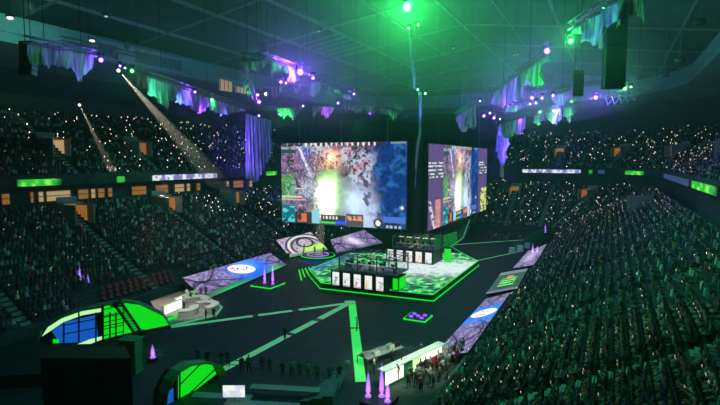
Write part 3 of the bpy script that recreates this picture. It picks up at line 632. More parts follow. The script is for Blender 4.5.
    c = mixc(c, (0.08, 0.08, 0.09), bar(0.34, 0.54, 0.87, 1.0)); c = mixc(c, (0.7, 0.7, 0.65), bar(0.36, 0.48, 0.885, 0.925)*(np.sin(U*230) > 0)); c = mixc(c, (0.1, 0.7, 0.12), bar(0.34, 0.46, 0.955, 0.98)); c = mixc(c, (0.05, 0.15, 0.9), bar(0.46, 0.54, 0.945, 0.98))
    c = mixc(c, (0.10, 0.07, 0.06), bar(0.545, 0.68, 0.85, 1)*0.9)
    for k in range(3): c = mixc(c, (0.7, 0.35, 0.25), bar(0.555+0.042*k, 0.59+0.042*k, 0.87, 0.93)*(n3 > 0.35))
    r_ = np.hypot((U-0.79)*16/9, Vv-0.94); c = mixc(c, (0.02, 0.02, 0.02), (r_ < 0.055).astype(float)); c = mixc(c, (0.75, 0.72, 0.6), (r_ < 0.035).astype(float))
    c = mixc(c, (0.12, 0.22, 0.55), bar(0.83, 0.99, 0.86, 0.93)); c = mixc(c, (0.75, 0.8, 0.85), bar(0.85, 0.97, 0.955, 0.985)*(np.sin(U*200) > -0.3)); c = mixc(c, (0.03, 0.03, 0.05), bar(0.83, 1.0, 0.935, 1.0)*0.4)
    return np.clip(c, 0, 4)**1.35*1.25
def game_wide(U, Vv):
    c = game_picture(np.clip((U-0.2)/0.58, 0, 1), Vv); n3 = fbm(U*40, Vv*40, 8, 3)
    side = ((U < 0.2) | (U > 0.80)).astype(float); c = mixc(c, (0.11, 0.07, 0.20), side); c = c*(1-0.25*side[..., None]*(np.sin(U*160) > 0.6)[..., None])
    g = side*((Vv > 0.2)*(Vv < 0.42)); c = mixc(c, (0.7, 0.72, 0.68), g*(np.sin(Vv*150) > 0.2)*(n3 > 0.42)); c = mixc(c, (0.05, 0.08, 0.12), g*(np.sin(Vv*150) < -0.2))
    h = ((U < 0.2)*(Vv > 0.66)).astype(float); c = mixc(c, (0.65, 0.28, 0.25), h*sm(np.abs(U-0.13), 0.05, 0.02)*(0.4+n3)); c = mixc(c, (0.7, 0.7, 0.75), h*sm(np.abs(U-0.05-0.2*(Vv-0.8)), 0.03, 0.0)*(n3 > 0.45))
    c = mixc(c, (0.6, 0.75, 0.15), ((U > 0.86)*(Vv > 0.62)).astype(float)*(n3 > 0.45)); return c
def hung_screen(quad, normal, nu, nv, paint, label, depth=0.9):
    q = [V3(p) for p in quad]; n_ = V3(normal); c = sum(q)/4
    t = thing('video_screen', (c[0], c[1], q[3][2]), label, 'screen', 'large hanging video screens')
    picture('led_face', q, nu, nv, paint, 'screen', t)
    mb = MB(); mb.prism([p-n_*0.02 for p in q], -n_*depth); build('cabinet', mb, 'black', t)
    mb = MB(); u = (q[1]-q[0])/np.linalg.norm(q[1]-q[0])
    for f_ in (0.0, 0.999): mb.tube(q[0]+(q[1]-q[0])*f_+n_*0.05, q[3]+(q[2]-q[3])*f_+n_*0.05, 0.06, 4)
    for a_, b_ in ((q[0], q[1]), (q[3], q[2])): mb.tube(a_+n_*0.05, b_+n_*0.05, 0.06, 4)
    build('frame', mb, 'black', t)
    for f_ in (0.15, 0.5, 0.85):
        p = q[0]+(q[1]-q[0])*f_-n_*depth/2; mb = MB(); mb.tube(p, (p[0], p[1], roofz(p[0])-0.3), 0.06, 5); build('hanging_cable', mb, 'truss', t)
YS = 86.0
A = [ony(281, 143, YS), ony(407.6, 141, YS), ony(407.6, 231.5, YS), ony(281, 222, YS)]
zt, zb = A[1][2], 6.85; xl, xr = A[0][0], A[1][0]
hung_screen([(xl, YS, zt), (xr, YS, zt), (xr, YS, zb), (xl, YS, zb)], (0, -1, 0), 230, 130, game_picture, 'huge front video screen showing a bright misty game picture with blue right side')
XS = ony(427, 143, 90.5)[0]; ya, yb_ = onx(427.5, 200, XS)[1], onx(486.5, 180, XS)[1]
hung_screen([(XS, ya, 23.2), (XS, yb_, 23.2), (XS, yb_, 5.9), (XS, ya, 6.1)], (1, 0, 0), 240, 110, game_wide, 'side video screen seen at an angle with purple pillars beside its game picture')
# the black box rig between the two screens
mb = MB(); mb.box(((xr+XS)/2-0.6, 89.4, 15), (1.2, 5.0, 17.5), 0, 0, 0.2)
build('screen_corner_column', mb, 'black_cloth', label='black draped corner column between the front and side screens', cat='column')
# ------------------------------------------------------------------ LED banners round the floor
def vines(kind):
    def f(U, Vv):
        n1 = fbm(U*14, Vv*4, 21); n2 = fbm(U*60, Vv*18, 22, 3)
        c = np.zeros(U.shape+(3,)); c[:] = (0.24, 0.19, 0.42); c = c*(0.25+1.2*n2[..., None]*(0.6+0.8*n1[..., None])); c = mixc(c, (0.5, 0.45, 0.7), sm(n2, 0.56, 0.7)*0.6)
        for k, (a, b, p, q) in enumerate(((0.1, 9, 1.1, 0.4), (0.3, 7, -0.9, 0.6), (0.55, 11, 0.7, 0.3), (0.8, 8, -1.4, 0.5), (0.2, 13, 0.2, 0.7), (0.9, 6, 1.5, 0.5))):
            w = np.abs(Vv-q-0.35*np.sin((U-a)*b)-p*(U-a)*0.8); c = mixc(c, (0.01, 0.008, 0.02), sm(-w, -0.045, -0.012)*sm(n2, 0.2, 0.4))
        if kind == 'left':
            c = mixc(c, (0.03, 0.02, 0.07), sm(Vv+0.22*(n1-0.5), 0.68, 0.86)*0.8)
            g = np.exp(-((U-0.62)/0.17)**2-((Vv-0.50)/0.48)**2); c = mixc(c, (0.01, 0.12, 1.1), np.clip(g*1.6, 0, 1)); c = mixc(c, (0.1, 0.55, 1.2), np.clip(np.exp(-((U-0.58)/0.12)**2-((Vv-0.35)/0.3)**2)*1.1, 0, 1))
            c = mixc(c, (0.02, 0.5, 0.12), np.exp(-((U-0.28)/0.2)**2-((Vv-0.98)/0.12)**2)); c = mixc(c, (0.03, 0.62, 0.05), np.exp(-((U-0.84)/0.09)**2-((Vv-0.93)/0.14)**2)*1.0)
            eu, ev, ru, rv, sl = 0.535, 0.38, 0.125, 0.27, -1.6
        elif kind == 'right':
            g = np.exp(-((U-0.62)/0.15)**2); c = mixc(c, (0.03, 0.25, 1.0), np.clip(g*1.3, 0, 1)*sm(n1+g, 0.3, 0.7))
            eu, ev, ru, rv, sl = 0.63, 0.5, 0.075, 0.46, 0.0
            w = np.abs(np.hypot((U-0.22)/0.2, (Vv-0.55)/0.5)-0.8); c = mixc(c, (0.02, 0.02, 0.04), sm(-w, -0.05, -0.02))
        if kind in ('left', 'right'):
            x = (U-eu)/ru; y = (Vv-ev)/rv+sl*(U-eu)/ru*0.3; e = x*x+y*y; c = mixc(c, (1.15, 1.15, 1.25), sm(-e, -1.1, -0.85)); c = mixc(c, (0.03, 0.03, 0.12), sm(-np.abs(e-1.12), -0.1, -0.04)*0.8)
            st = np.abs(y-0.25*np.sin(x*9))-0.1; c = mixc(c, (0.05, 0.08, 0.3), sm(-st, -0.06, 0.0)*(np.abs(x) < 0.72)*(np.sin(x*17) > -0.55)); c = mixc(c, (0.8, 0.15, 0.2), sm(-np.hypot(x+0.55, y+0.35), -0.25, -0.12)*0.9)
        if kind == 'green':
            c = mixc(c, (0.01, 0.10, 0.03), np.ones_like(U)*0.85); r_ = np.abs(Vv-0.5); g = ((np.abs(((U*9) % 1)-0.5) < 0.28)*(r_ < 0.28)*(U > 0.2)*(U < 0.62)).astype(float); c = mixc(c, (0.25, 1.0, 0.15), g*(n2 > 0.38)); c = mixc(c, (0.8, 0.2, 0.15), ((U > 0.62)*(U < 0.74)*(r_ < 0.12)).astype(float)); c = mixc(c, (0.2, 0.75, 0.3), sm(-np.abs(np.abs(U-0.45)-0.42), -0.03, -0.01)*0.6); c = mixc(c, (0.25, 0.2, 0.4), sm(U, 0.85, 0.95)+sm(-U, -0.12, -0.02))
        if kind == 'far':
            g = np.exp(-((U-0.5)/0.3)**2-((Vv-0.5)/0.3)**2); c = mixc(c, (0.75, 0.7, 0.95), g*0.7*(0.4+n1))
        if kind == 'eye':
            base = np.zeros_like(c); base[:] = (0.55, 0.5, 0.62); c = mixc(base, (0.08, 0.05, 0.12), sm(n2, 0.55, 0.66)*0.8)
            for rr, col in ((1.0, (0.05, 0.04, 0.12)), (0.88, (0.8, 0.78, 0.6)), (0.74, (0.03, 0.03, 0.06))):
                w = np.abs(np.hypot((U-0.6)/0.52, (Vv-0.62)/0.62)-rr); c = mixc(c, col, sm(-w, -0.07, -0.03)*(Vv < 0.8))
            c = mixc(c, (0.5, 0.95, 0.12), sm(Vv, 0.45, 0.75)*sm(U, 0.35, 0.55)*0.95)
            w = np.abs(np.hypot((U-0.62)/0.2, (Vv-0.42)/0.22)-1); c = mixc(c, (0.03, 0.02, 0.03), sm(-w, -0.2, -0.08)); c = mixc(c, (0.01, 0.02, 0.01), np.exp(-((U-0.82)/0.05)**2-((Vv-0.52)/0.1)**2)); c = mixc(c, (0.01, 0.25, 0.05), sm(Vv, 0.85, 0.95)*0.8)
            w = np.abs((U-0.45)+(Vv-0.75)*0.5); c = mixc(c, (0.02, 0.05, 0.02), sm(-w, -0.025, -0.01)*(Vv > 0.5))
        if kind == 'purple':
            g = np.exp(-((U-0.5-0.2*(Vv-0.5))/0.12)**2-((Vv-0.45)/0.35)**2); c = mixc(c, (0.9, 0.85, 1.1), np.clip(g*1.2*(0.3+n2), 0, 1)); c = mixc(c, (0.02, 0.02, 0.05), sm(Vv, 0.75, 1.0)*0.6)
        return c
    return f
def led_banner(quad, nu, nv, kind, label, thick=0.25):
    q = [V3(p) for p in quad]; n_ = np.cross(q[1]-q[0], q[3]-q[0]); n_ /= np.linalg.norm(n_)
    if n_.dot(CAM-q[0]) < 0: n_ = -n_
    b = min(q, key=lambda p: p[2]); t = thing('led_banner', (q[3][0], q[3][1], 0), label, 'led screen', 'slanted LED banners around the arena floor')
    picture('led_face', [p+n_*0.03 for p in q], nu, nv, vines(kind), 'banner', t)
    mb = MB(); K = 16; tp_ = [q[0]+(q[1]-q[0])*k/K for k in range(K+1)]; bt_ = [q[3]+(q[2]-q[3])*k/K for k in range(K+1)]
    for r_ in (tp_, bt_): mb.v += [tuple(p) for p in r_]+[tuple(p-n_*thick) for p in r_]
    w_ = K+1
    for k in range(K): mb.f += [(k+w_, k+w_+1, k+3*w_+1, k+3*w_), (k, k+1, k+w_+1, k+w_), (k+2*w_, k+3*w_, k+3*w_+1, k+2*w_+1)]
    mb.f += [(0, w_, 3*w_, 2*w_), (K, K+2*w_, K+3*w_, K+w_)]; mb.m = [0]*len(mb.f); build('cabinet', mb, 'black', t)
    mb = MB()
    for k in np.linspace(0.04, 0.96, 6):
        p = q[0]+(q[1]-q[0])*k-n_*thick; g = q[3]+(q[2]-q[3])*k-n_*thick
        mb.tube(p, (p[0]-n_[0]*0.1, p[1]-n_[1]*0.1, 0.0), 0.05, 5); mb.tube((p[0], p[1], 0.05), (g[0], g[1], 0.05), 0.04, 5)
    build('support_frame', mb, 'truss', t)
led_banner([onx(182, 278, -57), onx(270, 253, -57), onz(287, 265, 0.15), onz(205, 300, 0.15)], 220, 60, 'left', 'long slanted LED banner below the left stand with a glowing blue oval emblem')
led_banner([onz(431, 358, 0.15), onz(486, 299, 0.15), onz(510.5, 292.5, 1.3), onz(468, 352.5, 1.3)], 200, 50, 'right', 'longest slanted LED banner along the right stand with a blue streak and white oval')
led_banner([onz(485.5, 294.3, 0.15), onz(501, 273, 0.15), onz(528, 268.5, 1.3), onz(517, 288.5, 1.3)], 110, 50, 'green', 'middle slanted LED banner along the right stand glowing green with bright bars')
led_banner([onz(513, 268.5, 0.15), onz(528, 251, 0.15), onz(547, 244, 1.3), onz(534, 265, 1.3)], 90, 50, 'far', 'farthest slanted LED banner along the right stand in pale purple')
e0, e1 = onz(291, 261.5, 0.7), onz(331, 253, 0.7)
EP = (V3((-57.6, 83.5, 0)), V3((-53.5, 92, 0)))
led_banner([onwall(*EP, 276, 240), onwall(*EP, 310.5, 232), onwall(*EP, 328, 249.5), onwall(*EP, 290, 257.5)], 120, 70, 'eye', 'slanted LED screen with a curved eye pattern and lime green glow under the front screen')
f0, f1 = onz(337, 253.5, 1.0), onz(383, 243, 1.0)
led_banner([onz(330, 240, 3.0), onz(364, 230, 3.0), f1, f0], 110, 60, 'purple', 'slanted LED screen with pale purple marbling beside the presenter platform')
# ------------------------------------------------------------------ the stage
ST = [onz(*p, 0.0) for p in ((310, 274), (330, 288), (433, 300.5), (477, 265), (461, 259), (349, 256))]
ST = [np.array([-46.5, 71.0, 0]), np.array([-39.5, 65.0, 0]), np.array([-22.6, 65.2, 0]), np.array([-22.6, 94.5, 0]), np.array([-28.0, 101.5, 0]), np.array([-46.5, 99.0, 0])]
ST = [onz(309, 275, 0.0), onz(321, 289, 0.0), onz(433, 301.5, 0), onz(478, 266, 0), onz(462, 258, 0), onz(349, 258, 0)]
sc = sum(ST)/len(ST); stg = thing('stage', (sc[0], sc[1], 0), 'angular low stage with a glowing green edge and a green and white lit floor', 'stage')
mb = MB(); mb.prism(ST, (0, 0, 0.95)); build('platform', mb, 'black', stg)
gl = MB(); n_ = len(ST)
for i in range(n_):
    a_, b_ = ST[i], ST[(i+1) % n_]
    gl.tube(a_+V3((0, 0, 0.98)), b_+V3((0, 0, 0.98)), 0.07, 6); gl.tube(a_+(a_-sc)*0.012+V3((0, 0, 0.12)), b_+(b_-sc)*0.012+V3((0, 0, 0.12)), 0.08, 6)
build('glowing_edge', gl, 'green_glow', stg)
xs = [p[0] for p in ST]; ys = [p[1] for p in ST]; x0, x1, y0, y1 = min(xs), max(xs), min(ys), max(ys); nx_, ny_ = 190, 230
X, Y = np.meshgrid(np.linspace(x0, x1, nx_), np.linspace(y0, y1, ny_))
ins = np.ones_like(X, bool)
for i in range(n_):
    a_, b_ = ST[i], ST[(i+1) % n_]; ins &= ((b_[0]-a_[0])*(Y-a_[1])-(b_[1]-a_[1])*(X-a_[0])) >= -0.05
q = MB(); q.v = [(a_, b_, 1.0) for a_, b_ in zip(X.ravel(), Y.ravel())]
for j_ in range(ny_-1):
    for i_ in range(nx_-1):
        if ins[j_, i_] and ins[j_+1, i_] and ins[j_, i_+1] and ins[j_+1, i_+1]: a_ = j_*nx_+i_; q.f.append((a_, a_+1, a_+nx_+1, a_+nx_)); q.m.append(0)
o = build('led_floor', q, 'led_floor', stg)
n1 = fbm(X*0.22, Y*0.16, 31); n2 = fbm(X*1.6, Y*1.1, 32); c = np.zeros(X.shape+(3,)); c[:] = (0.01, 0.26, 0.07); c = mixc(c, (0.05, 0.55, 0.08), sm(n2, 0.45, 0.6)); c = mixc(c, (0.01, 0.07, 0.05), sm(n2, 0.5, 0.38)); c = mixc(c, (0.4, 0.75, 0.5), sm(n2, 0.60, 0.72)*0.9)
riv = np.exp(-((Y-81.5-0.35*(X+30)-4*(n1-0.5))/6.0)**2)*sm(X, -38, -33); c = mixc(c, (0.55, 0.68, 0.66), np.clip(riv*1.9*(n2+0.15), 0, 1)); c = mixc(c, (0.02, 0.06, 0.30), sm(Y, 92, 97)*sm(-X, 36, 42)); c = mixc(c, (0.03, 0.08, 0.3), sm(-X, 43, 46)*0.7)
at = o.data.color_attributes.new('col', 'FLOAT_COLOR', 'POINT'); at.data.foreach_set('color', np.concatenate([c, np.ones(c.shape[:2]+(1,))], 2).astype(np.float32).ravel())
# portraits: loose abstract figures on a white ground
def portrait(seed):
    r_ = np.random.RandomState(seed); a_ = r_.rand(3)*0.6; b_ = r_.rand(3)*0.8; side_ = r_.rand()
    tint = [(0.05, 0.35, 0.45), (0.1, 0.2, 0.2), (0.6, 0.08, 0.2), (0.85, 0.5, 0.05), (0.25, 0.25, 0.3)][seed % 5]
    def f(U, Vv):
        n_ = fbm(U*5+seed, Vv*6, seed); c = np.zeros(U.shape+(3,)); c[:] = (0.88, 0.92, 0.9)
        w = np.exp(-((U-0.3-0.4*side_-0.2*np.sin(Vv*5))/0.22)**2)*sm(Vv, 0.25, 0.5)*(n_ > 0.47); c = mixc(c, tint, w*0.85)
        c = mixc(c, (0.03, 0.03, 0.03), np.exp(-((U-0.5)/0.14)**2-((Vv-0.4)/0.05)**2)*(n_ > 0.5)); c = mixc(c, b_*0.8, sm(Vv, 0.86, 0.92)*0.6); return c
    return f
SHIRTS = ['first', 'second', 'third', 'fourth', 'fifth']
def booth(x0, x1, y0, y1, zf, h, label, where, seed, far):
    t = thing('player_booth', ((x0+x1)/2, y0, 1.0), label, 'booth', None)
    zb = 1.02; mb = MB(); mb.box(((x0+x1)/2, (y0+y1)/2, (zb+zf)/2), (x1-x0, y1-y0, zf-zb), 0, 0, 0.08); build('base', mb, 'black', t)
    w = (x1-x0)/5
    for k in range(5):
        a_, b_ = x0+w*(k+0.17), x0+w*(k+0.85)
        p = picture('portrait_panel', [(a_, y0-0.06, zf-0.15), (b_, y0-0.06, zf-0.15), (b_, y0-0.06, zb+0.12), (a_, y0-0.06, zb+0.12)], 24, 36, portrait(seed+k), 'backlit', t)
        fr = MB()
        for q0, q1 in (((a_, zf-0.13), (b_, zf-0.13)), ((a_, zb+0.1), (b_, zb+0.1)), ((a_, zf-0.13), (a_, zb+0.1)), ((b_, zf-0.13), (b_, zb+0.1))): fr.tube((q0[0], y0-0.05, q0[1]), (q1[0], y0-0.05, q1[1]), 0.05, 4)
        build('panel_frame', fr, 'black', p)
    # glass room on top
    ga, gb, gx0, gx1 = y0+1.1, y1-0.2, x0+0.9, x1+1.2 if not far else x1-0.2; gz = zf+h
    mb = MB(); mb.box(((gx0+gx1)/2, (ga+gb)/2, zf+0.06), (gx1-gx0+0.2, gb-ga+0.2, 0.12)); build('booth_floor', mb, 'grey', t)
    for nm, qq in (('glass_front', [(gx0, ga, zf+0.15), (gx1, ga, zf+0.15), (gx1, ga, gz), (gx0, ga, gz)]), ('glass_right_side', [(gx1, ga, zf+0.15), (gx1, gb, zf+0.15), (gx1, gb, gz), (gx1, ga, gz)]), ('glass_left_side', [(gx0, ga, zf+0.15), (gx0, gb, zf+0.15), (gx0, gb, gz), (gx0, ga, gz)])):
        mb = MB(); mb.prism(qq, (0, 0.03, 0) if 'front' in nm else (0.03, 0, 0)); build(nm, mb, 'glass', t)
    for nm, r_ in (('post', 0.09),):
        for xx in np.linspace(gx0, gx1, 4):
            for yy in (ga, gb): mb = MB(); mb.box((xx, yy, (zf+gz)/2), (0.16, 0.16, gz-zf)); build('post', mb, 'truss', t)
    fr = MB()
    for yy in (ga, gb):
        for zz in (gz, gz-0.45):
            fr.tube((gx0-0.1, yy, zz), (gx1+0.1, yy, zz), 0.06, 5)
        ks = np.linspace(gx0, gx1, 13)
        for i_, (p, g) in enumerate(zip(ks[:-1], ks[1:])): fr.tube((p, yy, gz if i_ % 2 else gz-0.45), (g, yy, gz-0.45 if i_ % 2 else gz), 0.04, 4)
    for xx in (gx0, (gx0+gx1)/2, gx1): fr.tube((xx, ga, gz), (xx, gb, gz), 0.07, 5); fr.tube((xx, ga, gz-0.45), (xx, gb, gz-0.45), 0.05, 5)
    build('roof_truss', fr, 'truss', t)
    mb = MB()
    for xx in np.linspace(gx0+1, gx1-1, 5): mb.box((xx, (ga+gb)/2, gz-0.5), (0.9, 0.3, 0.1))
    build('ceiling_light', mb, 'white_glow', t); lamp('booth_fill', ((gx0+gx1)/2, (ga+gb)/2, gz-0.8), None, (1, 0.85, 0.7), 90, kind='POINT', radius=0.4)  # added point light that brightens the players' faces
    ds = thing('gaming_desk', ((gx0+gx1)/2, ga+1.0, zf+0.12), 'long grey gaming desk inside the %s glass booth' % where, 'desk'); z0 = zf+0.12
    mb = MB(); mb.box(((gx0+gx1)/2, ga+1.0, z0+0.73), (gx1-gx0-0.6, 0.8, 0.06), 0, 0, 0.02); build('desktop', mb, 'white', ds)
    for k in range(3): mb = MB(); mb.box((gx0+0.6+k*(gx1-gx0-1.2)/2, ga+1.0, z0+0.35), (0.08, 0.6, 0.7)); build('leg', mb, 'grey', ds)
    for k in range(5):
        xx = gx0+(gx1-gx0)*(k+0.5)/5; who = '%s seat from left in the %s booth' % (SHIRTS[k], where)
        m_ = thing('monitor', (xx, ga+0.85, z0+0.76), 'black monitor on the desk at the '+who, 'monitor', 'monitors in the %s booth' % where)
        mb = MB(); mb.box((xx, ga+0.85, z0+0.79), (0.25, 0.2, 0.03)); mb.box((xx, ga+0.83, z0+0.9), (0.05, 0.04, 0.24)); build('stand', mb, 'black', m_)
        mb = MB(); mb.box((xx, ga+0.85, z0+1.12), (0.56, 0.05, 0.34), 0, 0, 0.01); build('casing', mb, 'black', m_)
        mb = MB(); mb.box((xx, ga+0.88, z0+1.12), (0.52, 0.01, 0.30)); build('display', mb, 'white_glow', m_)
        ch = thing('gaming_chair', (xx, ga+1.85, z0), 'black gaming chair at the '+who, 'chair', 'gaming chairs in the %s booth' % where)
        mb = MB(); mb.box((xx, ga+1.85, z0+0.42), (0.5, 0.5, 0.09), 0, 0, 0.06); build('seat', mb, 'black', ch)
        mb = MB(); mb.box((xx, ga+2.13, z0+0.85), (0.5, 0.1, 0.85), 0, 0, 0.03, 0.8); build('backrest', mb, 'red' if far else 'black', ch)
        mb = MB(); mb.tube((xx, ga+1.85, z0+0.06), (xx, ga+1.85, z0+0.4), 0.04, 8)
        for a_ in range(5): mb.tube((xx, ga+1.85, z0+0.08), (xx+0.28*math.cos(a_*1.2566), ga+1.85+0.28*math.sin(a_*1.2566), z0+0.04), 0.025, 5)
        build('base', mb, 'truss', ch)
        person('player_white' if (k+seed) % 3 else 'player', (xx, ga+1.9, z0), -math.pi/2, 'player seated at the '+who, 'players in the %s booth' % where)
    return t
b1 = booth(-37.4, -28.3, 63.9, 69.8, 3.35, 2.6, 'nearer black player booth with five lit portrait panels and a truss topped glass room', 'nearer', 0, False)
mb = MB(); mb.box((-27.5, 66.9, 2.0), (1.2, 3.0, 2.0), 0, 0, 0.1); b = build('lit_side_box', mb, 'black', b1); mb = MB(); mb.box((-26.87, 66.9, 2.0), (0.06, 2.5, 1.7)); mb.box((-27.4, 65.37, 2.0), (0.8, 0.06, 1.7)); build('green_panel', mb, 'green_wall', b)
b2 = booth(-37.6, -28.2, 85.0, 90.6, 3.35, 2.4, 'farther black player booth with five lit portrait panels, close below the big screens', 'farther', 5, True)
# green lit column and pale ramp at the far right of the stage
mb = MB(); c_ = onz(447.5, 262.5, 0.95); mb.box((c_[0], c_[1], 2.2), (1.2, 0.5, 2.6), 0, 0, 0.05); build('light_column', mb, 'green_wall', label='green glowing upright light column at the right end of the farther booth', cat='light column')
# glowing steps left of the stage
t = thing('step_lights', onz(303, 274, 0), 'row of short green glowing steps left of the stage', 'steps')
for k in range(5):
    p, g = onz(299+k*3.2, 270-k*0.8, 0.1), onz(301.5+k*3.2, 280-k*3.2, 0.1); mb = MB(); mb.tube(p, g, 0.13, 6); build('light_tube', mb, 'green_glow', t)
    mb = MB(); mb.box((*(((p+g)/2)[:2]), 0.04), (0.8, 2.6, 0.08)); build('tread', mb, 'black', t)
# presenter platform under the front screen
pc = onz(318, 257.5, 0); t = thing('round_platform', pc, 'low round presenter platform with green and blue glowing rim under the front screen', 'platform')
mb = MB(); mb.lathe(pc, [(3.4, 0), (3.4, 0.5), (3.3, 0.6)], 32); build('deck', mb, 'black', t)
mb = MB(); pts = [(pc[0]+3.45*math.cos(a_), pc[1]+3.45*math.sin(a_), 0.5) for a_ in np.linspace(0, 2*math.pi, 33)]; mb.chain(pts, 0.1, 5); build('glowing_rim', mb, 'green_glow', t)
mb = MB(); pts = [(pc[0]+2.2*math.cos(a_), pc[1]+2.2*math.sin(a_), 0.66) for a_ in np.linspace(0, 2*math.pi, 25)]; mb.chain(pts, 0.08, 5); build('inner_ring', mb, 'plume', t)
person('stand_talk', (pc[0]-0.6, pc[1]-0.3, 0.6), -math.pi/2+0.3, 'presenter in a white shirt standing in the spotlight on the round platform')
person('stand_dark', (pc[0]+1.1, pc[1]+0.4, 0.6), -math.pi/2-0.3, 'second presenter in dark clothes standing on the round platform')
mb = MB(); w0 = onz(290, 266, 0.0); w1 = onz(400, 249, 0.0)
mb.prism([onz(296, 262, 0.02), onz(322, 267, 0.02), onz(345, 256, 0.02), onz(330, 252, 0.02)], (0, 0, 0.06)); build('walkway', mb, mat('blue_carpet', (0.06, 0.09, 0.6), 0.8, noise=0.2), label='blue carpet walkway between round platform and stage', cat='carpet')
# green set pieces under the side screen, a faint glow mixed into their paint
for k, (a_, b_, tp, m_) in enumerate(((404, 414, 236, 'green_glow'), (418, 428, 234, 'green_wall'), (431, 440, 234, 'green_wall'), (443, 456, 232, 'green_wall'))):
    p, g = onz(a_, 247, 0), onz(b_, 247-0.4*k, 0); pt = onwall(p, g, (a_+b_)/2, tp)
    mb = MB(); mb.prism([p, g, (g[0], g[1], pt[2]), (p[0], p[1], pt[2]*0.8)], (0.1, 0.35, 0)); o = build('backstage_flat', mb, mat('green_flat_glow_paint', (0.1, 0.5, 0.15), 0.8, noise=0.4, nscale=2, emit=(0.0, 0.25, 0.02), strength=0.4), label=['leftmost low green scenery flat beneath the side screen', 'second green scenery flat from the left beneath the side screen', 'third green scenery flat from the left beneath the side screen', 'widest green scenery flat at the right, beneath the side screen'][k], cat='scenery', group='green scenery flats beneath the side screen')
# curved scenery at the right: pale swooping tusk
t = thing('ramp', onz(455, 246, 0), 'dark green ramp with a pale handrail beyond the stage', 'ramp')
mb = MB(); mb.prism([onz(450, 247, 0), onz(464, 240, 0), onz(472, 225, 0), onz(466, 222, 0)], (0, 0, 0.6)); build('deck', mb, 'grey', t)
mb = MB(); mb.chain([onz(450, 247, 0.9), onz(463, 238, 1.4), onz(468, 224, 3.0), onz(470, 219.5, 3.5)], 0.10, 6); build('handrail', mb, 'strip', t)
# low cables of light on the dark floor beyond the stage
for k, (a_, b_, lab) in enumerate((((452, 245), (523, 240), 'upper pale light line on the floor beyond the stage'), ((452, 247), (477, 262), 'short dim light line running down to the stage corner'), ((476, 261), (520, 251.5), 'lower pale light line beyond the stage corner'))):
    mb = MB(); p, g = onz(*a_, 0.02), onz(*b_, 0.02); mb.tube(p, g, 0.10, 6); build('floor_light_line', mb, 'strip', label=lab, cat='light line')
# ------------------------------------------------------------------ light strips laid on the floor
for a_, b_, w_, m_, lab in (((348, 303.5), (165, 328), 0.8, 'strip', 'floor light strip running left from the stage front to the white desk'), ((349, 303.5), (218, 372.5), 0.9, 'strip', 'middle floor light strip running diagonally to the near left tent'), ((352, 303.5), (361, 384), 1.0, 'strip2', 'brightest green floor light strip running straight towards the near edge')):
    p, g = onz(*a_), onz(*b_); L = np.linalg.norm(g-p); d = (g-p)/L; s_ = V3((-d[1], d[0], 0)); t = thing('floor_light_strip', (p[0], p[1], 0), lab, 'light strip', 'light strips fanning out from the stage front')
    cuts = [0.02, 0.30, 0.34, 0.53, 0.56, 0.985] if m_ == 'strip' else [0.02, 0.40, 0.42, 0.985]
    for c0, c1 in zip(cuts[0::2], cuts[1::2]):
        mb = MB(); mb.prism([p+d*L*c0-s_*w_/2, p+d*L*c1-s_*w_/2, p+d*L*c1+s_*w_/2, p+d*L*c0+s_*w_/2], (0, 0, 0.05)); build('light_panel', mb, m_, t)
    mb = MB(); mb.prism([p-s_*(w_/2+0.12), g-s_*(w_/2+0.12), g+s_*(w_/2+0.12), p+s_*(w_/2+0.12)], (0, 0, 0.03)); build('tray', mb, 'black', t)
ap = onz(350, 303, 0); mb = MB(); mb.box((ap[0], ap[1], 0.08), (1.5, 1.3, 0.16), 0.6, 0, 0.2); build('light_box', mb, 'strip', label='small pale green light box where the floor strips meet', cat='light')
# ------------------------------------------------------------------ effect units with violet light jets
def effect_unit(px, py, size, spots_, rim, label, hmul=1.0, z=0.0):
    c_ = onz(px, py, z); t = thing('effect_unit', c_, label, 'stage light', 'violet effect lights around the floor')
    mb = MB(); mb.box((c_[0], c_[1], z+0.18), (size, size, 0.36), 0, 0, 0.2); build('base', mb, 'black', t)
    if rim:
        mb = MB(); h_ = size/2+0.1; r_ = [(c_[0]-h_, c_[1]-h_, z+0.22), (c_[0]+h_, c_[1]-h_, z+0.22), (c_[0]+h_, c_[1]+h_, z+0.22), (c_[0]-h_, c_[1]+h_, z+0.22)]; mb.chain(r_+[r_[0]], 0.10, 6); build('glowing_rim', mb, 'green_glow', t)
    for dx, dy, h_ in spots_:
        mb = MB(); mb.lathe((c_[0]+dx, c_[1]+dy, z+0.36), [(0.26, 0), (0.26, 0.12), (0.18, 0.16)], 10); n_ = build('nozzle', mb, 'lens_purple' if h_ == 0 else 'plume', t)
        if h_ > 0: mb = MB(); mb.lathe((c_[0]+dx, c_[1]+dy, z+0.53), [(0.12, 0), (0.22, h_*0.2), (0.17, h_*0.6), (0.03, h_*1.2)], 12); build('light_jet', mb, 'mist', n_)
effect_unit(268, 286, 3.6, [(-0.8, 0.2, 2.3), (0.8, 0.2, 2.6)], True, 'square effect light with green rim and two violet jets beside the left banner')
effect_unit(418, 319, 2.6, [(-0.7, 0.6, 0), (0.7, 0.6, 0), (0, 0, 0), (-0.7, -0.6, 0), (0.7, -0.6, 0)], True, 'square effect light with green rim and five violet lamps on the open floor')
effect_unit(534, 236.5+20, 2.2, [(-0.3, 0, 2.0), (0.6, 0, 1.6)], False, 'violet effect light far out by the right stand corner')
effect_unit(83, 292, 2.2, [(-0.5, 0, 2.6), (0.6, 0.4, 1.6)], False, 'violet effect light with two jets behind the oval tent on the left', z=2.2)
effect_unit(153, 361, 0.9, [(0, 0, 1.0)], False, 'single small violet effect light between the two tents')
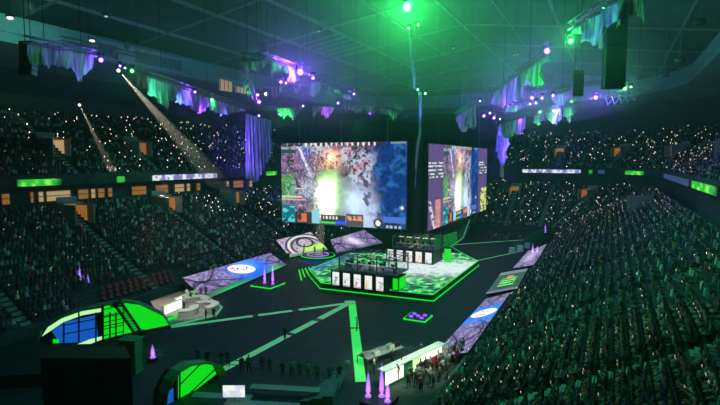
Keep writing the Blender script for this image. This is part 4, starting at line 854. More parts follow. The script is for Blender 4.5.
effect_unit(379, 402, 2.6, [(-0.9, -0.2, 1.7), (0.1, 0.3, 2.3), (0.9, -0.3, 1.5)], False, 'violet effect light with three jets at the bottom edge by the lit desk')
effect_unit(545, 246-12, 2.0, [(0, 0, 1.6)], False, 'tiny violet effect light on the green wall in the far right corner', z=2.0)
# ------------------------------------------------------------------ oval tents at the near left
def tent(base0, base1, hood, bottom, panels, label, zb=0.0, small=False):
    """hood/bottom: pixel outlines lying on the upright plane over the base line"""
    p0, p1 = onz(*base0, zb), onz(*base1, zb); W_ = lambda q: onwall(p0, p1, *q); nrm = np.cross(p1-p0, (0, 0, 1)); nrm /= np.linalg.norm(nrm)
    if nrm.dot(CAM-p0) < 0: nrm = -nrm
    t = thing('entrance_tent', (p0[0], p0[1], zb), label, 'tent', 'oval entrance tents at the near left')
    hp = [W_(q) for q in hood]; bp = [W_(q) for q in bottom]
    mb = MB(); mb.prism(hp+bp[::-1], -nrm*0.5); build('back_wall', mb, 'black', t)
    for nm, pl, m_, off in panels:
        mb = MB(); mb.prism([W_(q)+nrm*off for q in pl], -nrm*0.05); build(nm, mb, m_, t)
    mb = MB()
    outer = [p+nrm*1.2 for p in hp]
    for a_, b_, c_, d_ in zip(hp[:-1], hp[1:], outer[:-1], outer[1:]): mb.prism([a_, b_, d_, c_], (0, 0, 0.14))
    build('hood', mb, 'green_flat', t)
    return t, W_, nrm
M['green_flat'] = mat('hood_skin', (0.05, 0.3, 0.12), 0.6, noise=0.2, nscale=2)
t, W_, nrm = tent((42, 345), (170, 329), [(40, 338), (44, 327), (55, 319), (75, 310), (100, 304), (125, 300), (140, 302), (163, 313), (171, 326)], [(40, 342), (60, 347), (85, 346), (103, 341), (130, 335), (171, 328)],
    [('blue_wall', [(52, 331), (64, 322), (96, 315), (98, 337), (80, 342), (60, 343)], 'blue_wall', 0.06), ('green_wall', [(104, 304), (123, 301), (123, 334), (104, 339)], 'green_wall', 0.06), ('green_wall', [(124, 301), (140, 304), (162, 314), (169, 325), (124, 334)], 'green_wall', 0.06),
     ('light_band', [(42, 336), (48, 327), (62, 318), (82, 311), (101, 308), (101, 311.5), (82, 315), (63, 322), (50, 331)], 'lime', 0.14), ('light_band', [(77, 344), (90, 339), (102, 336), (102, 339), (92, 343), (80, 346)], 'lime', 0.14), ('green_wall', [(53, 339), (59, 339), (59, 343), (53, 343)], 'green_wall', 0.1)],
    'large oval entrance tent with blue and green lit walls at the left', 1.2)
mb = MB()
for x_ in (64, 79, 96, 110, 116): a_, b_ = W_((x_, 312 if x_ > 70 else 322))+nrm*0.2, W_((x_, 342 if x_ < 104 else 337))+nrm*0.2; mb.tube(a_, b_, 0.09, 5)
for y_ in (322, 331): mb.tube(W_((62, y_+3))+nrm*0.2, W_((123, y_-9))+nrm*0.2, 0.06, 5)
for k in range(5): mb.tube(W_((104, 309+k*6.5))+nrm*0.2, W_((123, 305+k*6.5))+nrm*0.2, 0.05, 5)
build('mullions', mb, 'black', t)
t2, W2, nrm2 = tent((158, 405), (218, 375), [(157, 404), (158, 392), (163, 380), (170, 370), (182, 363), (200, 361), (213, 364), (218, 374)], [(158, 412), (175, 412), (186, 405), (218, 378)],
    [('green_wall', [(178, 367), (183, 364), (200, 362.5), (212, 365), (216, 374), (178, 403)], 'green_wall', 0.06), ('light_band', [(159, 398), (163, 387), (170, 378), (173, 379), (167, 388), (163, 399)], 'lime', 0.14), ('blue_wall', [(162, 401), (168, 392), (173, 388), (173, 405), (164, 406)], 'blue_wall', 0.06)],
    'smaller oval entrance tent with a green lit wall at the bottom left', 0.3)
mb = MB()
for x_ in (175, 178): mb.tube(W2((x_, 367))+nrm2*0.2, W2((x_, 404))+nrm2*0.2, 0.08, 5)
mb.tube(W2((178, 384))+nrm2*0.25, W2((200, 362))+nrm2*0.25, 0.06, 5); mb.tube(W2((178, 402))+nrm2*0.25, W2((216, 366))+nrm2*0.25, 0.06, 5)
build('mullions', mb, 'black', t2)
# black skirted platform in front of the large tent
pA, pB = onz(40, 345, 1.2), onz(124, 343, 1.2)
qA, qB = CAM+ray(40, 348)*(36/FPX), CAM+ray(125, 345)*(36/FPX); tz = (qA[2]+qB[2])/2; bk = V3((-qA[0]*0.06, -qA[1]*0.06, 0))
mb = MB(); mb.prism([(qA[0], qA[1], 0), (qB[0], qB[1], 0), (qB[0]+bk[0], qB[1]+bk[1], 0), (qA[0]+bk[0], qA[1]+bk[1], 0)], (0, 0, tz-0.1)); tw = build('draped_tower', mb, 'black_cloth', label='tall black draped tower in front of the large oval tent at the bottom left', cat='tower')
mb = MB(); mb.prism([(qA[0], qA[1], tz-0.1), (qB[0], qB[1], tz-0.1), (qB[0]+bk[0], qB[1]+bk[1], tz-0.1), (qA[0]+bk[0], qA[1]+bk[1], tz-0.1)], (0, 0, 0.1)); build('top_board', mb, 'black', tw)
mb = MB(); mb.prism([(pA[0], pA[1], 0), (pB[0], pB[1], 0), (pB[0]+0.5, pB[1]-8, 0), (pA[0]+1.0, pA[1]-8, 0)], (0, 0, 1.2)); build('skirted_platform', mb, 'black_cloth', label='black cloth covered platform in front of the large oval tent', cat='platform')
c_ = onz(132, 372, 0); mb = MB(); mb.box((c_[0], c_[1], 1.6), (1.6, 1.2, 3.2), 0.3, 0, 0.05); mb.box((c_[0], c_[1], 3.25), (1.9, 1.5, 0.12), 0.3)
build('green_flat_wall', mb, 'green_flat', label='dim green upright block beside the black platform', cat='block')
# camera crane: lattice boom on a post with operators
t = thing('camera_crane', onz(133, 352, 0), 'black lattice camera crane leaning over the large oval tent', 'camera crane')
b0, b1_ = onwall((onz(133, 352)), onz(160, 348), 116, 301), onwall(onz(133, 352), onz(160, 348), 139, 334)
mb = MB(); d = (b1_-b0)/np.linalg.norm(b1_-b0); s_ = np.cross(d, (0, 0, 1)); s_ /= np.linalg.norm(s_); u_ = np.cross(s_, d)
for a_, b_ in ((-0.3, -0.3), (0.3, -0.3), (0.3, 0.3), (-0.3, 0.3)): mb.tube(b0+s_*a_+u_*b_, b1_+s_*a_+u_*b_, 0.10, 5)
for k in range(10):
    q0, q1 = b0+(b1_-b0)*k/10, b0+(b1_-b0)*(k+1)/10
    mb.tube(q0-s_*0.3+u_*0.3, q1+s_*0.3+u_*0.3, 0.04, 4); mb.tube(q0+s_*0.3-u_*0.3, q1+s_*0.3+u_*0.3, 0.04, 4); mb.tube(q0-s_*0.3-u_*0.3, q1-s_*0.3+u_*0.3, 0.04, 4)
build('boom', mb, 'black', t)
for dx in (-0.5, 0.5):
    mb = MB(); mb.tube((b1_[0]+dx, b1_[1], 0), (b1_[0]+dx*0.6, b1_[1], b1_[2]), 0.09, 6); build('post', mb, 'truss', t)
mb = MB(); mb.box(tuple(b1_+V3((0.3, 0, 0.2))), (0.8, 0.5, 0.5), 0.4, 0, 0.08); build('counterweight', mb, 'black', t)
mb = MB(); mb.box(tuple(b0+V3((0, 0, -0.35))), (0.45, 0.7, 0.4), 0.4, 0, 0.05); mb.tube(b0+V3((0, -0.3, -0.35)), b0+V3((0, -0.6, -0.4)), 0.12, 8); build('camera_head', mb, 'black', t)
for k, (a_, b_, lab) in enumerate(((147, 334, 'camera operator in dark clothes leaning beside the crane'), (120, 344, 'stagehand in dark clothes in front of the blue and green walls'), (206, 321, 'left one of two people in black standing by the left floor strip'), (214, 320.5, 'right one of two people in black standing by the left floor strip'), (285, 333+8, 'stagehand in dark clothes beside the middle floor light strip'), (357, 331, 'camera operator in a white shirt by the bright floor strip'))):
    z_ = 0.0; p = onz(a_, b_, z_); person('stand_talk' if k == 5 else 'stand_dark', (p[0], p[1], z_), random.uniform(-3, 3), lab)
# ------------------------------------------------------------------ analysts' corner on the left
def arc(c, r, a0, a1, n): return [(c[0]+r*math.cos(a_), c[1]+r*math.sin(a_)) for a_ in np.linspace(math.radians(a0), math.radians(a1), n)]
def curved_counter(c, r, a0, a1, w, h, m_, nm='counter', parent=None, z=0.0, n=16):
    o_, i_ = arc(c, r, a0, a1, n), arc(c, r-w, a0, a1, n); mb = MB()
    for k in range(n-1): mb.prism([(*i_[k], z), (*o_[k], z), (*o_[k+1], z), (*i_[k+1], z)], (0, 0, h))
    return build(nm, mb, m_, parent)
dc = onz(186, 309, 0)
t = thing('low_stage', (dc[0], dc[1], 0), 'pale low deck with a teal edge carrying the curved white desks on the left', 'platform')
dk = [onz(*p) for p in ((167, 329), (216, 317), (222, 309), (205, 296), (180, 293), (150, 303))]
mb = MB(); mb.prism(dk, (0, 0, 0.3)); build('deck', mb, mat('beige_deck', (0.35, 0.35, 0.3), 0.7, noise=0.15), t)
mb = MB(); mb.chain([p+V3((0, 0, 0.25)) for p in dk[:4]], 0.12, 5); build('glowing_edge', mb, 'strip', t)
for k, (px_, py_, r_, a0, a1, lab) in enumerate(((204, 311, 1.9, -40, 170, 'curved pale desk nearest the floor strip on the left deck'), (195, 305, 1.8, 10, 200, 'middle curved pale desk on the left deck'), (183, 314, 1.9, -60, 70, 'low curved pale desk at the near side of the left deck'))):
    c_ = onz(px_, py_, 0.3); d_ = thing('curved_desk', (c_[0], c_[1], 0.3), lab, 'desk', 'curved pale desks on the left deck')
    curved_counter(c_, r_, a0, a1, 0.9, 0.85, 'grey', 'body', d_, 0.3); curved_counter(c_, r_+0.08, a0, a1, 1.1, 0.08, 'white', 'desktop', d_, 1.15)
for k, (px_, py_, fa) in enumerate(((196, 300, -0.6), (201, 298, -0.9), (191, 303, -0.4), (187, 300, -0.6), (206, 297, -1.2), (184, 309, 0.2))):
    c_ = onz(px_, py_, 0.3); person(('stand_talk', 'stand_dark', 'stand_clap')[k % 3], (c_[0], c_[1], 0.3), fa, ['analyst in a white shirt standing behind the middle curved desk', 'analyst in dark clothes behind the curved desks', 'person clapping at the left end of the curved desks', 'person in white at the back of the left deck', 'analyst in dark clothes nearest the left banner', 'person clapping beside the white light panel on the left deck'][k])
def light_wall(px0, px1, z1, label, green=False):
    p, g = onz(*px0, 0.3), onz(*px1, 0.3); t_ = thing('light_wall', (p[0], p[1], 0.3), label, 'light panel'); d = (g-p)/np.linalg.norm(g-p); s_ = np.cross(d, (0, 0, 1)); s_ = s_ if s_.dot(CAM-p) > 0 else -s_
    mb = MB(); mb.prism([p, g, g+V3((0, 0, z1)), p+V3((0, 0, z1))], -s_*0.3); build('body', mb, 'white', t_)
    L = np.linalg.norm(g-p); mb = MB(); mb.prism([p+s_*0.03+d*L*0.05+V3((0, 0, 0.2)), p+s_*0.03+d*L*0.95+V3((0, 0, 0.2)), p+s_*0.03+d*L*0.95+V3((0, 0, z1-0.12)), p+s_*0.03+d*L*0.05+V3((0, 0, z1-0.12))], s_*0.04); build('lit_face', mb, 'green_wall' if green else 'white_glow', t_)
light_wall((164, 316), (182, 308.5), 1.3, 'bright white light panel at the left of the curved desks')
light_wall((166, 324), (178, 318), 0.7, 'low green lit panel in front of the white light panel', True)
light_wall((184, 303), (196, 297), 1.0, 'small green lit panel behind the curved desks', True)
light_wall((176, 304), (190, 298), 0.8, 'small white lit panel near the red seats')
# ------------------------------------------------------------------ production desk at the near right
p0, p1 = onz(385, 388, 0), onz(444, 358, 0); d = (p1-p0); L = np.linalg.norm(d); d /= L; s_ = np.array([d[1], -d[0], 0.0])    # s_ points to the stand
t = thing('production_desk', (p0[0], p0[1], 0), 'long white production desk with glowing front panels below the right stand', 'desk')
def along(a_, b_, c0, c1, z0, z1): return [p0+d*L*a_+s_*c0+V3((0, 0, z0)), p0+d*L*b_+s_*c0+V3((0, 0, z0)), p0+d*L*b_+s_*c1+V3((0, 0, z0)), p0+d*L*a_+s_*c1+V3((0, 0, z0))], (0, 0, z1-z0)
mb = MB(); mb.prism(*along(0, 1, -0.6, 0, 0, 1.45)); build('body', mb, 'green_flat', t)
mb = MB(); mb.prism(*along(-0.01, 1.01, -0.8, 0.12, 1.45, 1.53)); build('top', mb, 'white', t)
for a_, b_, m_ in ((0.0, 0.27, 'white_glow'), (0.43, 0.54, 'lime'), (0.56, 0.78, 'white_glow'), (0.79, 0.98, 'white_glow')):
    mb = MB(); mb.prism(*along(a_, b_, 0.02, 0.10, 0.25, 1.38)); build('light_panel', mb, m_, t)
mb = MB(); mb.prism(*along(0.42, 0.85, 0.5, 0.7, 0, 1.1)); build('barrier', mb, 'red', label='low red barrier between the production desk and the crowd', cat='barrier')
mb = MB(); mb.prism(*along(0.92, 1.05, 0.2, 0.9, 0, 1.5)); build('grey_case', mb, 'grey', label='grey equipment case at the far end of the production desk', cat='case')
# equipment tables behind it
p = onz(368, 368, 0); g = onz(404, 355, 0); dd = (g-p)/np.linalg.norm(g-p); ss = np.array([-dd[1], dd[0], 0]); LL = np.linalg.norm(g-p)
t = thing('equipment_table', (p[0], p[1], 0), 'long grey table piled with mixing gear left of the production desk', 'table')
mb = MB(); mb.prism([p+V3((0, 0, .78)), g+V3((0, 0, .78)), g+ss*1.6+V3((0, 0, .78)), p+ss*1.6+V3((0, 0, .78))], (0, 0, 0.07)); build('tabletop', mb, 'grey', t)
for q in (p, g, g+ss*1.6, p+ss*1.6): mb = MB(); mb.tube((q[0]+(p+g)[0]*0, q[1], 0), (q[0], q[1], 0.78), 0.05, 6); build('leg', mb, 'truss', t)
for k, (a_, b_, sx, sz, m_, lab) in enumerate(((0.08, 0.8, 0.9, 0.35, 'grey', 'grey mixing console at the left end of the equipment table'), (0.3, 0.5, 0.8, 0.3, 'white', 'white lit monitor case on the equipment table'), (0.5, 0.9, 1.0, 0.25, 'grey', 'flat grey console in the middle of the equipment table'), (0.7, 0.5, 0.7, 0.5, 'white', 'pale upright case towards the right of the equipment table'), (0.9, 0.8, 0.9, 0.4, 'black', 'black case at the right end of the equipment table'))):
    q = p+dd*LL*a_+ss*b_; e_ = thing('equipment_case', (q[0], q[1], 0.85), lab, 'equipment', 'gear on the equipment table')
    an = math.atan2(dd[1], dd[0]); mb = MB(); mb.box((q[0], q[1], 0.85+sz/2), (sx, 0.7, sz), an, 0, 0.05, 0.92); build('body', mb, m_, e_)
    mb = MB()
    for i_ in range(4):
        for j_ in range(3): mb.box((q[0]+dd[0]*(i_-1.5)*sx*0.2+ss[0]*(j_-1)*0.18, q[1]+dd[1]*(i_-1.5)*sx*0.2+ss[1]*(j_-1)*0.18, 0.85+sz+0.015), (0.06, 0.06, 0.04), an)
    build('controls', mb, 'black', e_)
for k, (px_, py_, pz, lab) in enumerate(((397, 382, 'stand_dark', 'crew member in dark clothes leaning on the production desk gap'), (374, 374, 'stand_talk', 'camera operator in white left of the equipment table'), (392, 366, 'stand_dark', 'crew member in dark clothes between table and production desk'), (421, 359, 'stand_dark', 'crew member behind the far half of the production desk'), (402, 376, 'stand_dark', 'second crew member behind the production desk'))):
    q = onz(px_, py_, 0); person(pz, (q[0], q[1], 0), -0.9+k, lab)
random.seed(9)
for k in range(120):
    a_ = random.uniform(0.12, 1.9); off = random.uniform(0.9, 3.4); q = p0+d*L*a_+s_*off
    if q[0] > -12.4 or any(math.hypot(q[0]-r_[0], q[1]-r_[1]) < 0.5 for r_ in globals().setdefault('_placed', [])): continue
    _placed.append((q[0], q[1])); person(random.choice(['stand', 'stand_clap', 'stand']), (q[0], q[1], 0), math.atan2(-s_[1], -s_[0])+random.uniform(-0.5, 0.5), 'person standing in the crowd between the lit production desk and the right stand', 'people standing at the production desk', random.uniform(0.92, 1.05))
# ------------------------------------------------------------------ press tables at the bottom edge
c_ = onz(262, 398, 0)
for k, (px_, py_, w_, lab) in enumerate(((222, 396, 5.0, 'dark press table under the small bright screen'), (285, 388, 6.0, 'long dark press table behind and right of the small bright screen'), (262, 404, 6.0, 'front dark press table at the bottom edge of the picture'))):
    q = onz(px_, py_, 0.75); t = thing('press_table', (q[0], q[1], 0), lab, 'table', 'dark press tables at the bottom edge')
    mb = MB(); mb.box((q[0], q[1], 0.73), (w_, 0.9, 0.06), 0.35, 0, 0.03); build('tabletop', mb, 'grey', t)
    for s1 in (-1, 1):
        for s2 in (-1, 1):
            lx, ly = s1*(w_/2-0.2), s2*0.35; mb = MB(); mb.tube((q[0]+lx*math.cos(.35)-ly*math.sin(.35), q[1]+lx*math.sin(.35)+ly*math.cos(.35), 0), (q[0]+lx*math.cos(.35)-ly*math.sin(.35), q[1]+lx*math.sin(.35)+ly*math.cos(.35), 0.7), 0.03, 6); build('leg', mb, 'truss', t)
q = onz(234, 391, 1.6); fx = np.array([math.cos(YAW), math.sin(YAW), 0]); fy_ = np.array([-fx[1], fx[0], 0])
t = thing('lit_display', (q[0], q[1], 0), 'small bright white display screen standing at the bottom edge', 'screen')
hw, hh = 0.42*1.05, 0.26*1.05
def disp(U, Vv):
    c = np.zeros(U.shape+(3,)); c[:] = (0.62, 0.66, 0.8); n_ = fbm(U*4, Vv*3, 41); c = mixc(c, (0.9, 0.9, 0.8), sm(n_, 0.45, 0.7)); c = mixc(c, (0.5, 0.7, 0.3), np.exp(-((U-0.5)/0.1)**2-((Vv-0.6)/0.2)**2)*0.4); return c
sc_ = np.linalg.norm(q-CAM)/FPX; hw, hh = 10*sc_, 5.6*sc_
qd = [q-fx*hw+V3((0, 0, hh)), q+fx*hw+V3((0, 0, hh)), q+fx*hw-V3((0, 0, hh)), q-fx*hw-V3((0, 0, hh))]
picture('display', [p_-fy_*0.05 for p_ in qd], 20, 12, disp, 'banner', t); mb = MB(); mb.prism(qd, fy_*0.08); build('casing', mb, 'black', t); mb = MB(); mb.tube((q[0], q[1], 0), q-V3((0, 0, hh)), 0.05, 8); mb.lathe((q[0], q[1], 0), [(0.4, 0), (0.4, 0.05), (0.06, 0.1)], 12); build('stand', mb, 'truss', t)
# low steps, rail and post at the bottom centre
t = thing('wide_steps', onz(322, 396, 0), 'dim grey purple carpeted steps at the bottom centre', 'steps')
for k in range(3):
    a_ = onz(308+k*6, 398-k*4, 0); mb = MB(); b_ = onz(330+k*3, 378+k*2, 0); mb.prism([onz(300+k*11, 404, 0), onz(311+k*11, 404, 0), onz(335+k*4, 379-k, 0), onz(328+k*3, 380-k, 0)], (0, 0, 0.25+0.2*k)); build('step', mb, 'carpet', t)
q = onz(338, 388, 0); t = thing('rail_post', q, 'grey post with a round knob at the bottom centre steps', 'post')
mb = MB(); mb.tube(q, q+V3((0.4, 1.0, 1.8)), 0.16, 10); build('post', mb, 'grey', t); mb = MB(); mb.ball(q+V3((0.4, 1.0, 1.9)), 0.34, 12); build('knob', mb, 'grey', t)
mb = MB(); pts = [onz(x_, y_, 1.0) for x_, y_ in ((145, 349), (165, 351), (200, 355), (240, 361), (290, 368), (337, 374))]
t = thing('barrier_rail', onz(240, 366, 0), 'long dark barrier rail curving across the near floor', 'barrier'); mb.chain(pts, 0.05, 5); mb.chain([p_-V3((0, 0, .45)) for p_ in pts], 0.04, 5); build('rail', mb, 'truss', t)
for p_ in pts: mb = MB(); mb.tube((p_[0], p_[1], 0), p_, 0.05, 5); build('post', mb, 'truss', t)
random.seed(4)
for k in range(15):
    u_ = k/14; x_ = 200+u_*140+random.uniform(-3, 3); y_ = 361+u_*17+random.uniform(2, 8); q = onz(x_, y_, 0)
    person('stand', (q[0], q[1], 0), YAW+math.pi/2+random.uniform(-0.4, 0.4), 'dark figure standing along the barrier rail across the near floor', 'people standing along the barrier rail', random.uniform(0.92, 1.03))
# far right corner: green lit wall with seats of pale cases at its foot
t = thing('scenery_wall', onz(530, 247, 0), 'bright green sloping scenery wall in the far right corner of the floor', 'scenery')
p, g = onz(514, 251, 0), onz(551, 240, 0); W3 = lambda q_: onwall(p, g, *q_)
mb = MB(); mb.prism([W3((514, 251)), W3((551, 241)), W3((551, 226)), W3((540, 229)), W3((516, 244))], (0.3, 0.5, 0)); build('panel', mb, 'green_flat', t)
mb = MB(); mb.prism([W3((517, 248))+V3((0, -0.1, 0)), W3((550, 238))+V3((0, -0.1, 0)), W3((550, 231))+V3((0, -0.1, 0)), W3((519, 245.5))+V3((0, -0.1, 0))], (0, 0.05, 0)); build('lit_face', mb, 'green_wall', t)
for k, (px_, py_, lab) in enumerate(((512, 253, 'left pale equipment case at the foot of the green corner wall'), (520, 251, 'middle pale equipment case at the foot of the green corner wall'), (527, 248, 'right pale equipment case at the foot of the green corner wall'))):
    q = onz(px_, py_, 0); mb = MB(); mb.box((q[0], q[1], 0.6), (1.3, 1.0, 1.2), 0.3, 0, 0.08, 0.9); build('equipment_case', mb, 'white', label=lab, cat='case', group='pale cases in the far right corner')
random.seed(12)
for k in range(16):
    q = onz(488+k*2.2+random.uniform(-1, 1), 240+random.uniform(-4, 3), 0); person('stand', (q[0], q[1], 0), -1.5+random.uniform(-1, 1), 'tiny dark figure standing on the far floor beyond the stage', 'people on the far floor beyond the stage')
# ------------------------------------------------------------------ overhead rig: trusses, torn drapes, moving lights
ZT = 30.0
def truss(a_, b_, label, w=0.55, cables=2, group='box trusses hanging in the overhead rig', za=None):
    a_, b_ = V3(a_), V3(b_); L = np.linalg.norm(b_-a_); d = (b_-a_)/L; s_ = np.cross(d, (0, 0, 1)) if abs(d[2]) < 0.9 else np.array([1.0, 0, 0]); s_ /= np.linalg.norm(s_); u_ = np.cross(s_, d); h = w/2
    t = thing('lighting_truss', a_, label, 'truss', group); mb = MB(); cr = [(-h, -h), (h, -h), (h, h), (-h, h)]
    for x_, y_ in cr: mb.tube(a_+s_*x_+u_*y_, b_+s_*x_+u_*y_, 0.045, 5)
    n_ = max(3, int(L/1.1))
    for k in range(n_):
        q0, q1 = a_+(b_-a_)*k/n_, a_+(b_-a_)*(k+1)/n_
        for i_ in range(4):
            c0, c1 = cr[i_], cr[(i_+1) % 4]; e0, e1 = (c0, c1) if k % 2 else (c1, c0); mb.tube(q0+s_*e0[0]+u_*e0[1], q1+s_*e1[0]+u_*e1[1], 0.025, 4)
    build('frame', mb, 'truss', t)
    for k in range(cables):
        p = a_+(b_-a_)*((k+0.5)/cables); mb = MB(); mb.tube(p+V3((0, 0, h)), (p[0], p[1], roofz(p[0])-0.2), 0.035, 4); build('hanging_cable', mb, 'black', t)
    return t
T_ = lambda x_, y_, z_=ZT: onz(x_, y_, z_)
TR = [((24, 39), (98, 53), 'truss above the purple drape at the far left'), ((130, 68), (250, 108), 'long truss above the ragged violet drape on the left'), ((262, 55), (402, 109), 'long near truss of the centre rig, running away from the camera'), ((250, 108), (402, 109.5), 'far horizontal truss of the centre rig'),
      ((241, 56), (263, 57), 'short near end truss of the centre rig'), ((242, 57), (258, 108), 'left side truss of the centre rig'), ((262, 90), (325, 77), 'inner slanting truss of the centre rig'),
      ((494, 91), (548, 52), 'steep truss above the big violet drape right of centre'), ((455, 114), (477, 102), 'small far truss at the left of the right rig'), ((494, 107), (582, 84), 'upper long truss of the right rig'), ((499, 122), (577, 102), 'lower long truss of the right rig'), ((572, 26), (612, -2), 'near truss at the top right above the torn drape'),
      ((595, 98), (655, 86), 'truss with green lit brackets in front of the right suite ring')]
for a_, b_, lab in TR: truss(T_(*a_), T_(*b_), lab, cables=3 if abs(a_[0]-b_[0]) > 80 else 2)
# loops between rig corners
truss(T_(60, 38, 34), T_(60, 38, 34)+V3((0, 14, 0)), 'dark truss near the roof at the upper left', 0.5)
# central vertical truss and banner
vx = AX_ = None
c0 = ony(412, 90, 87.6)
va, vb = ony(411, 27, 87.6), ony(419, 91, 87.6)
truss((va[0]+0.4, 87.6, va[2]), (vb[0]+0.2, 87.6, vb[2]), 'upright truss hanging between the front and side screens', 0.7, 0)
mb = MB(); mb.tube((va[0]+0.4, 87.6, va[2]), (va[0]+0.4, 87.6, roofz(va[0])-0.2), 0.05, 5); build('hanging_chain', mb, 'truss', label='thin chain from the roof to the upright truss', cat='chain')
def drape(name, top, bottom, label, plane=None, z=ZT, group='torn cloth drapes hanging from the rig', wave=0.35, cat='drape'):
    """top: two or more pixels on the truss line; bottom: the ragged hem in pixels"""
    P0, P1 = T_(*top[0], z), T_(*top[-1], z)
    if plane is not None: P0, P1 = plane
    W_ = lambda q: onwall(P0, P1, *q); d = P1-P0; d = V3((d[0], d[1], 0)); L = np.linalg.norm(d); d /= L; nn = V3((-d[1], d[0], 0))
    tu = [((W_(q)-P0)@d, W_(q)[2]) for q in top]; bu = [((W_(q)-P0)@d, W_(q)[2]) for q in bottom]
    if tu[0][0] > tu[-1][0]: tu.reverse()
    if bu[0][0] > bu[-1][0]: bu.reverse()
    u0, u1 = tu[0][0], tu[-1][0]; nu = max(14, int((u1-u0)/0.22)); nv = 14; us = np.linspace(u0, u1, nu+1)
    zt_ = np.interp(us, [a[0] for a in tu], [a[1] for a in tu]); zb_ = np.interp(us, [a[0] for a in bu], [a[1] for a in bu])
    rs = np.random.RandomState(abs(hash(label)) % 1000 if False else len(label)*7 % 991); zb_ = zb_-np.abs(rs.randn(nu+1))*0.25*(np.arange(nu+1) % 2); zb_ = np.minimum(zb_, zt_-0.15)
    mb = MB(); ph_ = rs.rand()*6
    for j in range(nv+1):
        v = j/nv
        for i in range(nu+1):
            off = wave*(0.25+0.75*v)*(math.sin(us[i]*2.6+ph_)+0.5*math.sin(us[i]*6.1+ph_*2+v)); p = P0+d*us[i]+nn*off; mb.v.append((p[0], p[1], zt_[i]+(zb_[i]-zt_[i])*v-0.3))
    for j in range(nv):
        for i in range(nu): a = j*(nu+1)+i; mb.f.append((a, a+1, a+nu+2, a+nu+1)); mb.m.append(0)
    return build(name, mb, 'drape', label=label, cat=cat, group=group, smooth=True), P0, P1
DR = [
 ([(27, 41), (48, 39), (72, 46), (94, 52)], [(27, 50), (35, 60), (58, 61), (70, 64), (79, 76), (89, 69), (94, 55)], 'dim purple drape with one green point at the far left', None),
 ([(135, 70), (180, 86), (215, 98), (246, 108)], [(135, 80), (152, 92), (165, 104), (172, 98), (185, 101), (200, 111), (206, 104), (222, 113), (240, 109), (246, 109)], 'long ragged drape lit green to violet on the left', None),
 ([(246, 112), (271, 119)], [(247, 176), (255, 181), (262, 170), (271, 150)], 'tall violet drape hanging like a column left of the screens', None),
 ([(243, 60), (264, 58)], [(243, 64), (248, 73), (252, 66), (259, 68), (264, 60)], 'small violet drape at the near end of the centre rig', None),
 ([(244, 67), (251, 80)], [(244, 70), (247, 82), (251, 96)], 'narrow green and violet drape at the left corner of the centre rig', None),
 ([(272, 58), (298, 69)], [(272, 71), (278, 64), (287, 69), (292, 79), (298, 77)], 'drape lit violet then green below the long near truss', None),
 ([(292, 80.5), (302, 80.5)], [(292, 82), (297, 92), (302, 84)], 'small pink pointed drape in the middle of the centre rig', None),
 ([(304, 81.5), (321, 79)], [(304, 82), (309, 88), (314, 94), (318, 88), (321, 80)], 'dark violet pointed drape right of the pink one', None),
 ([(325, 83), (340, 88)], [(325, 84), (328, 94), (333, 89), (340, 90)], 'pale green drape near the right end of the long truss', None),
 ([(342, 89), (353, 95)], [(342, 91), (348, 97), (351, 98), (353, 96)], 'small blue violet drape at the end of the long truss', None),
 ([(265, 88), (283, 83)], [(265, 90), (274, 94), (279, 91), (283, 84)], 'violet drape on the inner slanting truss', None),
 ([(277, 107), (301, 105.5)], [(277, 110), (284, 116), (288, 112), (293, 117), (298, 110), (301, 109)], 'bright green ragged drape on the far horizontal truss', None),
 ([(312.6, 104.5), (334, 105)], [(312.6, 115), (318, 110), (322, 113), (328, 115), (334, 108)], 'pink violet drape in the middle of the far horizontal truss', None),
 ([(344.5, 104), (362, 104)], [(344.5, 109), (350, 107), (357, 111), (362, 107)], 'violet drape right of the middle on the far horizontal truss', None),
 ([(364.6, 104), (374, 104.5)], [(364.6, 106), (371, 114), (374, 108)], 'narrow violet pointed drape near the main screen corner', None),
 ([(381, 106), (398, 111)], [(381, 109), (388, 111), (394, 117), (398, 113)], 'dim green drape at the right end of the far horizontal truss', None),
 ([(494, 91), (520, 72), (547, 52.5)], [(495.6, 101), (507, 103), (521, 94), (530, 72), (536, 80), (539, 82), (543, 67), (547, 55)], 'big violet drape below the steep truss right of centre', None),
 ([(457, 115), (476, 102.5)], [(457, 118), (463.6, 131), (468, 122), (472, 127), (476, 122)], 'blue violet drape on the small far truss', None),
 ([(505, 106), (526, 101)], [(505, 110), (514, 110), (526, 104)], 'pale green strip of drape on the upper long truss', None),
 ([(551, 94), (571, 89)], [(551, 99), (557, 100), (562, 105), (567, 99), (571, 95)], 'blue pointed drape on the upper long truss', None),
 ([(500, 123), (526, 116)], [(500, 134), (509, 138), (514, 131), (520, 133), (526, 124)], 'pale violet drape on the lower long truss above the column drape', None),
 ([(533, 114.5), (544, 112)], [(533, 118), (538, 124), (544, 117)], 'bright green drape in the middle of the lower long truss', None),
 ([(546, 111.5), (561, 107)], [(546, 116), (555, 123), (561, 116)], 'glowing pink pointed drape on the lower long truss', None),
 ([(563, 107), (575, 104)], [(563, 110), (569, 120), (575, 108)], 'green pointed drape at the right end of the lower long truss', None),
 ([(498, 125), (509, 122)], [(498.5, 150), (502, 178), (505, 158), (509, 138)], 'tall tapering blue violet drape below the right rig', None),
 ([(576, 24), (612, 0), (648, -22)], [(576, 29), (582, 32), (599, 42), (603, 30), (607, 18), (614, 16), (622, 19), (629, 10), (635, 6), (644, 11), (648, 2)], 'large dim violet drape at the top right', None)]
for tp, bt, lab, pl in DR: drape('torn_drape', tp, bt, lab)
drape('torn_drape', [(409, 30), (410.5, 30)], [(409.4, 31), (410, 60)], 'x') if False else None
